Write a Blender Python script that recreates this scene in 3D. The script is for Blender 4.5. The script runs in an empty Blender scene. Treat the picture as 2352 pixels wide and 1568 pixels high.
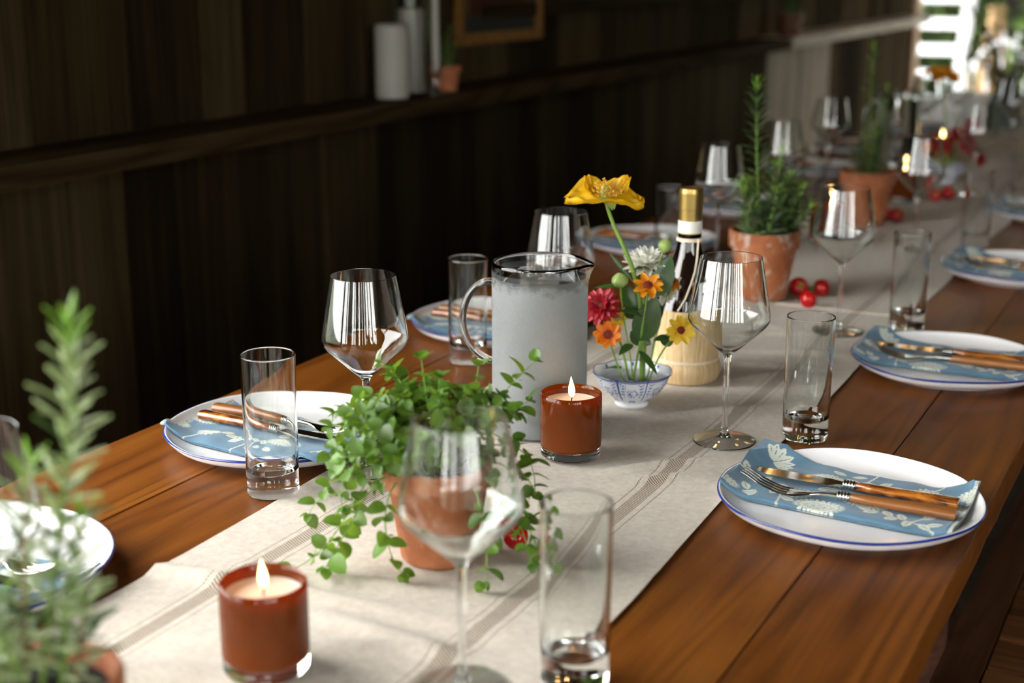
import bpy, math, random
import numpy as np
from mathutils import Vector, Matrix

random.seed(7)
RNG = np.random.default_rng(7)
sc = bpy.context.scene
col = sc.collection
PI = math.pi
TZ = 0.75                                  # height of the table top

# ------------------------------------------------------------------ camera
YAW = math.radians(27.28)
cam_d = bpy.data.cameras.new('camera')
cam_d.lens = 50; cam_d.sensor_width = 36; cam_d.clip_start = 0.02; cam_d.clip_end = 200
cam_d.dof.use_dof = True; cam_d.dof.focus_distance = 1.52; cam_d.dof.aperture_fstop = 3.5
cam = bpy.data.objects.new('camera', cam_d); col.objects.link(cam)
cam.location = (0, 0, TZ + 0.535)
cam.rotation_euler = (math.radians(90 - 14.977), 0, YAW)
sc.camera = cam
# ------------------------------------------------------------------ overcast sky, exposure
w = bpy.data.worlds.new('overcast_sky'); sc.world = w; w.use_nodes = True
bg = w.node_tree.nodes['Background']
bg.inputs[0].default_value = (1.0, 0.985, 0.96, 1); bg.inputs[1].default_value = 1.0
sc.view_settings.view_transform = 'Standard'; sc.view_settings.look = 'None'
sc.view_settings.gamma = 1; sc.view_settings.use_curve_mapping = False
sc.view_settings.exposure = 3.68
FLAME = 1.0                                # candle flame radiance
CANDLE_W = 0.0013                           # watts of one candle
sc.cycles.use_adaptive_sampling = True; sc.cycles.adaptive_threshold = 0.1
sc.cycles.max_bounces = 9; sc.cycles.transmission_bounces = 9; sc.cycles.transparent_max_bounces = 16
sc.cycles.diffuse_bounces = 4; sc.cycles.glossy_bounces = 4

# ------------------------------------------------------------------ helpers
IR = Vector((math.cos(YAW), math.sin(YAW), 0))     # across the table diagonally
IF = Vector((-math.sin(YAW), math.cos(YAW), 0))
UP = Vector((0, 0, 1))
def L3(a, b, h): return IR * a + IF * b + UP * h

class MB:
    def __init__(s): s.v = []; s.f = []; s.c = None
    def add(s, vs, fs):
        o = len(s.v); s.v += [tuple(v) for v in vs]; s.f += [tuple(i + o for i in f) for f in fs]; return s
    def box(s, lo, hi, m=None):
        (a, b, c), (d, e, g) = lo, hi
        vs = [(a,b,c),(d,b,c),(d,e,c),(a,e,c),(a,b,g),(d,b,g),(d,e,g),(a,e,g)]
        if m is not None: vs = [m @ Vector(v) for v in vs]
        return s.add(vs, [(3,2,1,0),(4,5,6,7),(0,1,5,4),(1,2,6,5),(2,3,7,6),(3,0,4,7)])
    def lathe(s, prof, n=48, at=(0,0,0), m=None, raw=False):
        vs = []; ring = []
        if not raw:                         # support rings beside the corners keep long walls optically straight
            q = [prof[0]]
            for (a, b), (c, d) in zip(prof, prof[1:]):
                L = math.hypot(c - a, d - b)
                if L > .005:
                    for f in (.0006 / L, .5, 1 - .0006 / L): q.append((a + (c - a) * f, b + (d - b) * f))
                q.append((c, d))
            prof = q
        for r, z in prof:
            if r < 1e-6: ring.append([len(vs)]); vs.append((at[0], at[1], at[2] + z))
            else:
                ring.append(list(range(len(vs), len(vs) + n)))
                for k in range(n):
                    t = 2 * PI * k / n; vs.append((at[0] + r * math.cos(t), at[1] + r * math.sin(t), at[2] + z))
        fs = []
        for A, B in zip(ring, ring[1:]):
            for k in range(n):
                k2 = (k + 1) % n
                if len(A) == 1 and len(B) == 1: continue
                if len(A) == 1: fs.append((A[0], B[k2], B[k]))
                elif len(B) == 1: fs.append((A[k], A[k2], B[0]))
                else: fs.append((A[k], A[k2], B[k2], B[k]))
        if m is not None: vs = [m @ Vector(v) for v in vs]
        return s.add(vs, fs)
    def tube(s, pts, rad, n=8, caps=True, flat=1.0, side=None):
        pts = [Vector(p) for p in pts]
        if not hasattr(rad, '__len__'): rad = [rad] * len(pts)
        vs = []; prev = None
        for i, p in enumerate(pts):
            d = (pts[min(i + 1, len(pts) - 1)] - pts[max(i - 1, 0)]).normalized()
            if side is not None: x = (Vector(side) - d * Vector(side).dot(d)).normalized()
            elif prev is None: x = d.orthogonal().normalized()
            else: x = (prev - d * prev.dot(d)).normalized()
            prev = x; y = d.cross(x)
            for k in range(n):
                t = 2 * PI * k / n; vs.append(p + x * (rad[i] * math.cos(t)) + y * (rad[i] * flat * math.sin(t)))
        fs = []
        for i in range(len(pts) - 1):
            for k in range(n):
                k2 = (k + 1) % n; fs.append((i*n + k, i*n + k2, (i+1)*n + k2, (i+1)*n + k))
        if caps:
            fs.append(tuple(range(n))[::-1]); fs.append(tuple((len(pts)-1)*n + k for k in range(n)))
        return s.add(vs, fs)
    def grid(s, fn, nu, nv):
        vs = [fn(i / nu, j / nv) for i in range(nu + 1) for j in range(nv + 1)]
        fs = [(i*(nv+1)+j, (i+1)*(nv+1)+j, (i+1)*(nv+1)+j+1, i*(nv+1)+j+1) for i in range(nu) for j in range(nv)]
        return s.add(vs, fs)
    def mesh(s, name, mat, smooth=True, angle=40):
        me = bpy.data.meshes.new(name); me.from_pydata(s.v, [], s.f); me.materials.append(mat)
        if s.c is not None:
            a = me.color_attributes.new('print', 'FLOAT_COLOR', 'POINT')
            a.data.foreach_set('color', np.asarray(s.c, dtype=np.float32).ravel())
        if smooth:
            me.polygons.foreach_set('use_smooth', [True] * len(me.polygons)); me.set_sharp_from_angle(angle=math.radians(angle))
        me.update(); return me
    def build(s, name, mat, parent=None, loc=None, smooth=True, angle=40):
        return put(name, s.mesh(name, mat, smooth, angle), parent, loc)

def put(name, me, parent=None, loc=None, mat4=None):
    o = bpy.data.objects.new(name, me); col.objects.link(o); o.parent = parent
    if loc is not None: o.location = loc
    if mat4 is not None: o.matrix_local = mat4
    return o
def tag(o, label=None, cat=None, group=None, kind=None):
    if label: o['label'] = label
    if cat: o['category'] = cat
    if group: o['group'] = group
    if kind: o['kind'] = kind
    return o
def empty(name, loc, rz=0):
    o = bpy.data.objects.new(name, None); col.objects.link(o); o.location = loc; o.rotation_euler = (0, 0, rz)
    o.empty_display_size = 0.02
    return o
def frame(d, n):                            # matrix with x along d, z near n
    x = Vector(d).normalized(); z = Vector(n); z = (z - x * z.dot(x))
    if z.length < 1e-5: z = x.orthogonal()
    z.normalize(); y = z.cross(x)
    return Matrix((x, y, z)).transposed().to_4x4()
def bez(p, n=8):
    p = [Vector(q) for q in p]; out = []
    m = len(p) - 1
    for i in range(n + 1):
        t = i / n
        out.append(sum((q * (math.comb(m, k) * t**k * (1-t)**(m-k)) for k, q in enumerate(p)), Vector((0,0,0))))
    return out

# ------------------------------------------------------------------ materials
class NT:
    def __init__(s, name):
        s.m = bpy.data.materials.new(name); s.m.use_nodes = True; s.t = s.m.node_tree; s.t.nodes.clear()
        s.out = s.n('ShaderNodeOutputMaterial')
    def n(s, typ, **k):
        nd = s.t.nodes.new(typ)
        for a, v in k.items(): setattr(nd, a, v)
        return nd
    def l(s, a, b): s.t.links.new(a, b)
    def set(s, sock, v):
        if hasattr(v, 'is_output'): s.l(v, sock)
        elif hasattr(v, '__len__') and len(v) == 3 and len(sock.default_value) == 4: sock.default_value = (*v, 1)
        else: sock.default_value = v
    def pr(s, **k):
        b = s.n('ShaderNodeBsdfPrincipled'); s.l(b.outputs[0], s.out.inputs[0])
        for a, v in k.items(): s.set(b.inputs[a.replace('_', ' ')], v)
        return b
    def math(s, op, a, b=0.0):
        nd = s.n('ShaderNodeMath', operation=op); s.set(nd.inputs[0], a); s.set(nd.inputs[1], b); return nd.outputs[0]
    def coord(s, which='Object', scale=(1,1,1), offset=None):
        tc = s.n('ShaderNodeTexCoord'); mp = s.n('ShaderNodeMapping'); s.l(tc.outputs[which], mp.inputs[0])
        mp.inputs['Scale'].default_value = scale
        if offset is not None: s.l(offset, mp.inputs['Location'])
        return mp.outputs[0]
    def noise(s, vec, scale, detail=4, rough=.55, dist=0):
        nd = s.n('ShaderNodeTexNoise'); s.l(vec, nd.inputs['Vector'])
        nd.inputs['Scale'].default_value = scale; nd.inputs['Detail'].default_value = detail
        nd.inputs['Roughness'].default_value = rough; nd.inputs['Distortion'].default_value = dist
        return nd.outputs[0]
    def ramp(s, fac, stops):
        nd = s.n('ShaderNodeValToRGB'); s.l(fac, nd.inputs[0]); e = nd.color_ramp.elements
        while len(e) < len(stops): e.new(0.5)
        for q, (p, c) in zip(e, stops): q.position = p; q.color = (*c, 1)
        return nd.outputs[0]
    def mix(s, fac, a, b, mode='MIX'):
        nd = s.n('ShaderNodeMix', data_type='RGBA', blend_type=mode)
        s.set(nd.inputs[0], fac); s.set(nd.inputs[6], a); s.set(nd.inputs[7], b); return nd.outputs[2]
    def bump(s, h, strength=.3, dist=.001):
        nd = s.n('ShaderNodeBump'); s.l(h, nd.inputs['Height']); nd.inputs['Strength'].default_value = strength
        nd.inputs['Distance'].default_value = dist; return nd.outputs[0]
    def mixsh(s, fac, a, b):
        nd = s.n('ShaderNodeMixShader'); s.set(nd.inputs[0], fac); s.l(a, nd.inputs[1]); s.l(b, nd.inputs[2]); return nd.outputs[0]

def simple(name, c, rough=.5, var=.12, scale=60, metal=0, **k):
    t = NT(name); v = t.coord(); nz = t.noise(v, scale)
    lo = [x * (1 - var) for x in c]; hi = [min(1, x * (1 + var)) for x in c]
    t.pr(Base_Color=t.ramp(nz, [(.3, lo), (.7, hi)]), Roughness=rough, Metallic=metal, **k)
    return t.m

def wood(name, dark, mid, light, axis=1, rough=.4, grain=1.0, bumpy=.15, coat=0, spec=.5, ring=.16, vary=.16, big_w=.45):
    t = NT(name); info = t.n('ShaderNodeObjectInfo')
    off = t.n('ShaderNodeCombineXYZ'); r = info.outputs['Random']
    t.l(t.math('MULTIPLY', r, 37), off.inputs[0]); t.l(t.math('MULTIPLY', r, 19), off.inputs[1]); t.l(t.math('MULTIPLY', r, 53), off.inputs[2])
    sca = [16 * grain] * 3; sca[axis] = 1.1 * grain
    v = t.coord('Object', tuple(sca), off.outputs[0])
    big = t.noise(v, 1.0, 5, .6, .8)
    sca2 = [230 * grain] * 3; sca2[axis] = 3.5 * grain
    fine = t.noise(t.coord('Object', tuple(sca2), off.outputs[0]), 1.0, 4, .6, .3)
    sca3 = [7 * grain] * 3; sca3[axis] = .7 * grain
    rings = t.noise(t.coord('Object', tuple(sca3), off.outputs[0]), 1.0, 2, .5, .3)
    rg = t.math('ABSOLUTE', t.math('SINE', t.math('MULTIPLY', rings, 42)))
    f = t.math('ADD', t.math('ADD', t.math('MULTIPLY', big, big_w), t.math('MULTIPLY', fine, .42)), t.math('MULTIPLY', rg, ring))
    f = t.math('ADD', f, t.math('MULTIPLY', t.math('SUBTRACT', r, .5), vary))
    c = t.ramp(f, [(.33, dark), (.52, mid), (.72, light)])
    b = t.pr(Base_Color=c, Roughness=t.math('ADD', t.math('MULTIPLY', fine, .2), rough - .1), Normal=t.bump(f, bumpy, .002))
    b.inputs['Specular IOR Level'].default_value = spec
    if coat: b.inputs['Coat Weight'].default_value = coat; b.inputs['Coat Roughness'].default_value = .25
    return t.m

M = {}
M['table'] = wood('table_wood', (.065,.017,.0015), (.145,.042,.0035), (.22,.073,.008), 1, .42, 1.0, .10, 0, .26, .14, .1)
M['tableedge'] = wood('table_edge_wood', (.09,.03,.01), (.20,.08,.025), (.32,.15,.05), 1, .5)
M['wallw'] = wood('wall_wood', (.010,.0065,.0028), (.031,.0215,.0095), (.068,.050,.024), 2, .9, .45, .5, 0, .05, .05, .28, .5)
M['walldaylit'] = wood('daylit_wall_wood', (.12,.095,.06), (.22,.18,.125), (.32,.27,.19), 2, .8, .6, .4)  # wall planks with the daylight on them put into the colour
M['shelfw'] = wood('shelf_wood', (.006,.004,.002), (.022,.014,.006), (.045,.03,.014), 1, .75, .7, .4, 0, .03)
M['shelfdaylit'] = wood('daylit_shelf_wood', (.25,.21,.16), (.4,.35,.28), (.52,.46,.38), 1, .6, .7, .3)  # shelf end board, lightened to carry the daylight striking it
M['benchw'] = wood('bench_wood', (.06,.020,.007), (.15,.055,.016), (.26,.11,.035), 0, .45, .9, .4)
M['benchrail'] = wood('bench_rail_wood', (.035,.011,.005), (.095,.032,.011), (.16,.06,.022), 1, .5, .9, .4)
M['floorw'] = wood('floor_wood', (.01,.006,.003), (.035,.02,.01), (.07,.04,.02), 0, .6)
M['ceilw'] = wood('ceiling_wood', (.12,.09,.06), (.22,.17,.12), (.32,.26,.19), 1, .8)
M['terra'] = None
def terracotta(name, patches):
    t = NT(name); v = t.coord()
    base = t.ramp(t.noise(v, 25, 5), [(.3, (.25,.07,.022)), (.55, (.36,.115,.04)), (.75, (.45,.17,.075))])
    k = t.ramp(t.noise(v, 22, 5, .65, 2.2), [(.53, (0,0,0)), (.60, (1,1,1))])
    c = t.mix(t.math('MULTIPLY', k, patches), base, (.50,.43,.36))
    t.pr(Base_Color=c, Roughness=.8, Normal=t.bump(t.noise(v, 220, 3), .15, .001)); return t.m
M['terra'] = terracotta('terracotta', .12); M['terrac_old'] = terracotta('weathered_terracotta', .75)
M['soil'] = simple('soil', (.012,.009,.006), .95, .6, 300)
def leafm(name, c, var=.35, trans=.35, rough=.45, back=None):
    t = NT(name); info = t.n('ShaderNodeObjectInfo'); r = info.outputs['Random']
    v = t.coord(); nz = t.noise(v, 120, 3)
    f = t.math('ADD', t.math('MULTIPLY', nz, .5), t.math('MULTIPLY', r, .5))
    cc = t.ramp(f, [(.2, [x*(1-var) for x in c]), (.5, c), (.8, [min(1, x*(1+var)) for x in c])])
    p = t.n('ShaderNodeBsdfPrincipled'); t.l(cc, p.inputs['Base Color']); p.inputs['Roughness'].default_value = rough
    tr = t.n('ShaderNodeBsdfTranslucent'); t.l(t.mix(.5, cc, (.35,.5,.03)) if back is None else t.mix(.6, cc, back), tr.inputs[0])
    t.l(t.mixsh(trans, p.outputs[0], tr.outputs[0]), t.out.inputs[0]); return t.m
M['oregano'] = leafm('oregano_leaf', (.085,.185,.022), .5)
M['rosemary'] = leafm('rosemary_needle', (.055,.11,.03), .4, .2, .5)
M['rosepale'] = leafm('rosemary_needle_pale', (.20,.29,.11), .35, .3, .5)
M['rosebacklit'] = leafm('rosemary_needle_backlit', (.42,.50,.27), .3, .4, .5)  # brighter needle copy for the front plant, backlight put into its colour
M['rosetip'] = leafm('rosemary_tip', (.22,.42,.05), .3, .3, .5)
M['stemg'] = leafm('green_stem', (.16,.28,.04), .25, .1)
M['stemb'] = simple('brown_stem', (.16,.10,.04), .6, .3, 90)
M['flleaf'] = leafm('flower_leaf', (.028,.08,.016), .3, .08, .35)
M['bud'] = leafm('green_bud', (.30,.42,.12), .2, .15)
M['hedge'] = leafm('hedge_leaf', (.05,.09,.025), .5, .25, .5)
def petal(name, c, tip, trans=.3):
    t = NT(name); v = t.coord(); s = t.n('ShaderNodeSeparateXYZ'); t.l(v, s.inputs[0])
    ln = t.n('ShaderNodeVectorMath', operation='LENGTH'); t.l(v, ln.inputs[0])
    f = t.math('MULTIPLY', ln.outputs['Value'], 50)
    nz = t.noise(v, 200, 3)
    cc = t.ramp(t.math('ADD', f, t.math('MULTIPLY', nz, .2)), [(.2, c), (.8, tip)])
    p = t.n('ShaderNodeBsdfPrincipled'); t.l(cc, p.inputs['Base Color']); p.inputs['Roughness'].default_value = .5
    tr = t.n('ShaderNodeBsdfTranslucent'); t.l(cc, tr.inputs[0])
    t.l(t.mixsh(trans, p.outputs[0], tr.outputs[0]), t.out.inputs[0]); return t.m
M['poppy'] = petal('yellow_poppy_petal', (.62,.52,.03), (.72,.43,.004), .4)
M['zorange'] = petal('orange_petal', (.72,.10,.01), (.85,.30,.01))
M['zgold'] = petal('golden_petal', (.75,.22,.01), (.88,.38,.01))
M['zyellow'] = petal('yellow_petal', (.85,.50,.02), (.88,.66,.05))
M['zred'] = petal('red_petal', (.22,.001,.006), (.36,.003,.014), .12)
M['dahlia'] = petal('white_petal', (.55,.62,.30), (.85,.85,.78), .3)
M['farpop'] = petal('amber_petal', (.75,.30,.01), (.80,.33,.01), .4)
M['stamen'] = simple('yellow_stamen', (.55,.30,.02), .6, .3, 400)
M['disc'] = simple('dark_red_disc', (.22,.03,.01), .7, .4, 500)
def glass(name, c=(1,1,1), rough=0, ior=1.48):
    t = NT(name); g = t.n('ShaderNodeBsdfGlass'); g.inputs[0].default_value = (*c, 1)
    g.inputs['Roughness'].default_value = rough; g.inputs['IOR'].default_value = ior
    t.l(g.outputs[0], t.out.inputs[0]); return t.m
M['glass'] = glass('clear_glass', (.985,.995,.99))
M['water'] = glass('water', (.985,.995,1), 0, 1.33)
M['wine'] = simple('dark_red_wine_glass', (.006,.002,.002), .06, .1, 20)
M['wine'].node_tree.nodes['Principled BSDF'].inputs['Coat Weight'].default_value = .6
t = NT('condensation'); v = t.coord()                      # fine mist of droplets on the cold pitcher
dn = t.n('ShaderNodeTexVoronoi'); t.l(v, dn.inputs['Vector']); dn.inputs['Scale'].default_value = 800
dif = t.n('ShaderNodeBsdfPrincipled'); dif.inputs['Base Color'].default_value = (.41,.435,.43,1); dif.inputs['Roughness'].default_value = .35
bp = t.bump(t.math('SUBTRACT', 1, dn.outputs['Distance']), .45, .0010); t.l(bp, dif.inputs['Normal'])
trl = t.n('ShaderNodeBsdfTranslucent'); trl.inputs[0].default_value = (.56,.60,.60,1)
trp = t.n('ShaderNodeBsdfTransparent')
sx = t.n('ShaderNodeSeparateXYZ'); t.l(v, sx.inputs[0])
edge = t.ramp(t.math('ADD', t.math('MULTIPLY', sx.outputs[2], 5), t.math('MULTIPLY', t.noise(v, 60, 4), .12)), [(.91, (.9,.9,.9)), (.97, (.12,.12,.12))])
fac = t.math('MULTIPLY', edge, t.math('ADD', t.math('MULTIPLY', t.noise(v, 300, 2), .1), .95))
t.l(t.mixsh(fac, trp.outputs[0], t.mixsh(.5, dif.outputs[0], trl.outputs[0])), t.out.inputs[0]); M['mist'] = t.m
t = NT('white_glaze'); v = t.coord(); t.pr(Base_Color=(.83,.83,.83), Roughness=.13, Coat_Weight=.4, Normal=t.bump(t.noise(v, 38, 2), .16, .004)); M['glaze'] = t.m
t = NT('cobalt_glaze'); v = t.coord(); t.pr(Base_Color=t.ramp(t.noise(v, 60), [(.3, (.010,.022,.15)), (.7, (.022,.045,.25))]), Roughness=.2); M['cobalt'] = t.m
t = NT('amber_glass'); v = t.coord()
p = t.n('ShaderNodeBsdfPrincipled'); p.inputs['Roughness'].default_value = .06; p.inputs['Specular IOR Level'].default_value = .35
t.l(t.ramp(t.noise(v, 16, 3), [(.3, (.105,.023,.0015)), (.7, (.155,.037,.003))]), p.inputs['Base Color'])
tr = t.n('ShaderNodeBsdfTranslucent'); tr.inputs[0].default_value = (.7,.07,.005,1)
t.l(t.mixsh(.3, p.outputs[0], tr.outputs[0]), t.out.inputs[0]); M['amber'] = t.m
t = NT('wax'); t.pr(Base_Color=(.9,.72,.62), Roughness=.45, Subsurface_Weight=.5, Subsurface_Radius=(.02,.01,.006), Subsurface_Scale=.6); M['wax'] = t.m
t = NT('ivory_wax'); t.pr(Base_Color=(.36,.345,.30), Roughness=.6); M['ivory'] = t.m
M['wick'] = simple('wick', (.02,.015,.012), .9)
t = NT('candle_flame'); e = t.n('ShaderNodeEmission'); v = t.coord(); sx = t.n('ShaderNodeSeparateXYZ'); t.l(v, sx.inputs[0])
t.l(t.ramp(t.math('MULTIPLY', sx.outputs[2], 40), [(.05, (1,.35,.06)), (.35, (1,.72,.30)), (.95, (1,.62,.20))]), e.inputs[0]); e.inputs[1].default_value = FLAME
t.l(e.outputs[0], t.out.inputs[0]); M['flame'] = t.m
M['steel'] = simple('polished_steel', (.62,.60,.57), .12, .05, 30, 1)
M['ferrule'] = simple('silver_ferrule', (.55,.54,.50), .25, .1, 60, 1)
M['forkhandle'] = wood('caramel_handle', (.17,.06,.015), (.23,.085,.02), (.30,.12,.035), 0, .3, 2.5, .05)
t = NT('tortoise_handle'); v = t.coord('Object', (18, 60, 60)); t.pr(Base_Color=t.ramp(t.noise(v, 1.3, 5, .6, 1.5), [(.38, (.035,.008,.002)), (.5, (.22,.06,.008)), (.66, (.5,.18,.02))]), Roughness=.16, Coat_Weight=.5); M['knifehandle'] = t.m
t = NT('printed'); a = t.n('ShaderNodeAttribute', attribute_name='print'); v = t.coord()
t.pr(Base_Color=a.outputs['Color'], Roughness=.85, Normal=t.bump(t.noise(v, 1500, 2), .25, .0006), Sheen_Weight=.2); M['napkin'] = t.m
t = NT('printed_porcelain'); a = t.n('ShaderNodeAttribute', attribute_name='print'); t.pr(Base_Color=a.outputs['Color'], Roughness=.12); M['porcelain'] = t.m
t = NT('printed_paper'); a = t.n('ShaderNodeAttribute', attribute_name='print'); t.pr(Base_Color=a.outputs['Color'], Roughness=.7, Specular_IOR_Level=.15); M['paper'] = t.m
# linen with two woven bands
t = NT('linen'); v = t.coord(); s = t.n('ShaderNodeSeparateXYZ'); t.l(v, s.inputs[0]); X, Y = s.outputs[0], s.outputs[1]
wob = t.math('MULTIPLY', t.math('SUBTRACT', t.noise(v, 3.0, 2), .5), .008)
d = t.math('ABSOLUTE', t.math('SUBTRACT', t.math('ABSOLUTE', t.math('ADD', X, wob)), .1225))
def band(lo, hi): return t.math('MULTIPLY', t.math('GREATER_THAN', d, lo), t.math('LESS_THAN', d, hi))
tw = t.math('GREATER_THAN', t.math('SINE', t.math('MULTIPLY', t.math('ADD', Y, t.math('MULTIPLY', X, .6)), 1900)), -.35)
m1 = t.math('MULTIPLY', band(-1, .0078), tw); m2 = t.math('MULTIPLY', band(.0135, .0152), tw)
wv = t.math('MULTIPLY', t.math('SINE', t.math('MULTIPLY', X, 4200)), t.math('SINE', t.math('MULTIPLY', Y, 4200)))
cl = t.ramp(t.math('ADD', t.math('MULTIPLY', wv, .1), t.noise(v, 150, 4)), [(.3, (.47,.42,.345)), (.7, (.60,.55,.465))])
cl = t.mix(t.math('MINIMUM', t.math('ADD', m1, m2), 1), cl, (.19,.13,.08))
t.pr(Base_Color=cl, Roughness=.9, Sheen_Weight=.15, Normal=t.bump(t.math('ADD', t.math('MULTIPLY', wv, .5), t.noise(v, 700, 2)), .35, .0007)); M['linen'] = t.m
t = NT('straw'); v = t.coord('Object'); s = t.n('ShaderNodeSeparateXYZ'); t.l(v, s.inputs[0])
an = t.n('ShaderNodeMath', operation='ARCTAN2'); t.l(s.outputs[1], an.inputs[0]); t.l(s.outputs[0], an.inputs[1])
cv = t.n('ShaderNodeCombineXYZ'); t.l(t.math('MULTIPLY', an.outputs[0], 9), cv.inputs[0]); t.l(t.math('MULTIPLY', s.outputs[2], 12), cv.inputs[1])
nz = t.noise(cv.outputs[0], 1.6, 5, .65, .4)
t.pr(Base_Color=t.ramp(nz, [(.3, (.42,.26,.10)), (.5, (.66,.48,.25)), (.7, (.78,.62,.38))]), Roughness=.6, Normal=t.bump(nz, .5, .003)); M['straw'] = t.m
M['strawband'] = simple('straw_band', (.72,.62,.46), .6, .1, 90)
M['gold'] = simple('gold_foil', (.36,.245,.075), .32, .08, 60, .85)
M['tomato'] = simple('cherry_tomato', (.45,.006,.006), .12, .2, 30)
M['white'] = simple('white_paint', (.82,.83,.85), .5, .04, 20)
M['doorpost'] = wood('door_post_wood', (.30,.19,.11), (.42,.28,.17), (.5,.35,.22), 2, .6)
M['frame'] = simple('gilt_frame', (.17,.085,.022), .7, .3, 40, 0, Specular_IOR_Level=.1)
M['gravel'] = simple('lawn', (.06,.075,.04), .95, .3, 8)
M['roofg'] = simple('grey_green_roof', (.10,.12,.11), .7, .1, 4)
M['tan'] = simple('tan_basket', (.30,.19,.08), .8, .25, 60)
M['bulb'] = None

# ------------------------------------------------------------------ the building
def struct(o): o['kind'] = 'structure'; return o
Y0, Y1 = -3.2, 8.25
XW, XR, ZC = -1.75, 2.6, 2.75
fl = struct(empty('floor', (0, 0, 0)))
me = MB().box((-(XR - XW) / 2, -.068, -.03), ((XR - XW) / 2, .068, 0)).mesh('floor_board', M['floorw'], False)
y = Y0 + .07
while y < Y1: put('floor_board', me, fl, ((XW + XR) / 2, y, 0)); y += .14
struct(MB().box((XW - .2, Y0 - .2, ZC), (XR + .2, 12.5, ZC + .06)).build('ceiling', M['ceilw'], smooth=False))  # runs on past the far end as an added canopy to shade the outside
WY = 1.18                                  # the plank wall starts here; open bays before it
wl = struct(empty('wall_left', (XW, 0, 0)))
for y in (-3.2, -2.0, -.55):
    MB().box((-.09, y, 0), (.03, y + .12, ZC)).build('post', M['wallw'], wl, smooth=False)
MB().box((-.07, Y0, 0), (-.01, WY, .74)).build('light_block_boarding', M['wallw'], wl, smooth=False)  # added out of view to stop daylight passing under the table
MB().box((-.09, Y0, 2.5), (0, WY, ZC)).build('lintel', M['wallw'], wl, smooth=False)
MB().box((-.09, WY, 0), (-.04, Y1, ZC)).build('backing', M['wallw'], wl, smooth=False)
def planks(z0, z1, pale):  # pale: some planks get daylight painted in as a lighter wood
    y = WY; k = 0
    while y < Y1 - .02:
        wd = random.uniform(.13, .26)
        if 5.45 < y < 6.55 and pale: mt = M['walldaylit']
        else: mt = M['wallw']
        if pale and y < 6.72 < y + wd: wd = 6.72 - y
        wd = min(wd, Y1 - y); d = random.uniform(-.006, .006)
        MB().box((-.04, y + .003, z0), (d, y + wd - .003, z1)).build('plank', mt, wl, smooth=False)
        y += wd
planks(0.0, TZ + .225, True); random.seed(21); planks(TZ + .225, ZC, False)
MB().box((0, 3.2, TZ + .395), (.03, Y1 - 1.1, TZ + .43)).build('rail', M['shelfw'], wl, smooth=False)
# ledge along the wall
sh = empty('wall_shelf', (XW, 0, TZ + .245))
tag(sh, 'long dark wooden ledge running along the plank wall', 'shelf')
def shelf_board(a, b, mt, dz=0, dx=0):
    MB().box((0, a, -.036), (.15 + dx, b, dz)).build('shelf_board', mt, sh, smooth=False)
shelf_board(WY, 2.62, M['shelfw']); shelf_board(2.623, 5.45, M['shelfw'], .001, .004); shelf_board(5.453, 8.05, M['shelfdaylit'], .002, .002)  # last board is coloured as if daylight fell on it
# right and rear walls: posts with open bays, far end open
wr = struct(empty('wall_right', (XR, 0, 0)))
MB().box((0, -.3, 0), (.08, Y1, ZC)).build('boarding', M['wallw'], wr, smooth=False)
for y in (-3.2, -2.2, -1.3, -.38):
    MB().box((-.05, y, 0), (.1, y + .14, ZC)).build('post', M['wallw'], wr, smooth=False)
MB().box((-.02, Y0, 2.45), (.08, -.3, ZC)).build('lintel', M['wallw'], wr, smooth=False)
wb = struct(empty('wall_back', (0, Y0, 0)))
for x, wd in ((XW, .85), (-.42, .16), (-.08, .6), (.95, .5), (1.62, .5), (XR - .2, .2)):
    MB().box((x, -.1, 0), (x + wd, .05, ZC)).build('boarding', M['wallw'], wb, smooth=False)
MB().box((XW, -.1, 2.5), (XR, 0, ZC)).build('lintel', M['wallw'], wb, smooth=False)
MB().box((XW, -.08, 0), (XR, -.02, .7)).build('light_block_boarding', M['wallw'], wb, smooth=False)  # unseen rear boards added to cut light at floor level
MB().box((.0, Y0, 0), (.06, -.3, .7)).build('light_block_boarding', M['wallw'], wr, smooth=False)  # same added light stop for the right-hand bays
struct(MB().box((XW - .05, Y1, 0), (XW + .03, Y1 + .12, ZC)).build('trim_1', M['doorpost'], smooth=False))
struct(MB().box((-60, -60, -.09), (60, 60, -.04)).build('ground', M['gravel'], smooth=False))

# ------------------------------------------------------------------ the table
TX0, TX1, TY0, TY1 = -1.121, -.187, -.35, 6.3
tb = empty('dining_table', ((TX0 + TX1) / 2, 2.9, 0)); tag(tb, 'long honey brown plank dining table laid for a meal', 'table')
ox, oy = tb.location.x, tb.location.y
eds = [TX0, -.962, -.80, -.637, -.475, -.312, TX1]
for a, b in zip(eds, eds[1:]):
    m = MB(); g = .0007; ch = .0011; z0, z1 = TZ - .036, TZ
    x0, x1 = a - ox + g, b - ox - g
    prof = [(x0, z0), (x1, z0), (x1, z1 - ch), (x1 - ch, z1), (x0 + ch, z1), (x0, z1 - ch)]
    ny = 120; n = len(prof)
    vs = []
    for j in range(ny + 1):
        yy = TY0 - oy + (TY1 - TY0) * j / ny
        for (px, pz) in prof:
            jx = 0
            if b == TX1 and px > x1 - ch - 1e-6: jx = random.uniform(-.0014, .0006)
            vs.append((px + jx, yy, pz))
    fs = [(j*n+k, j*n+(k+1) % n, (j+1)*n+(k+1) % n, (j+1)*n+k) for j in range(ny) for k in range(n)]
    fs += [tuple(range(n))[::-1], tuple(ny*n + k for k in range(n))]
    m.add(vs, fs).build('board', M['table'], tb, smooth=False)
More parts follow.
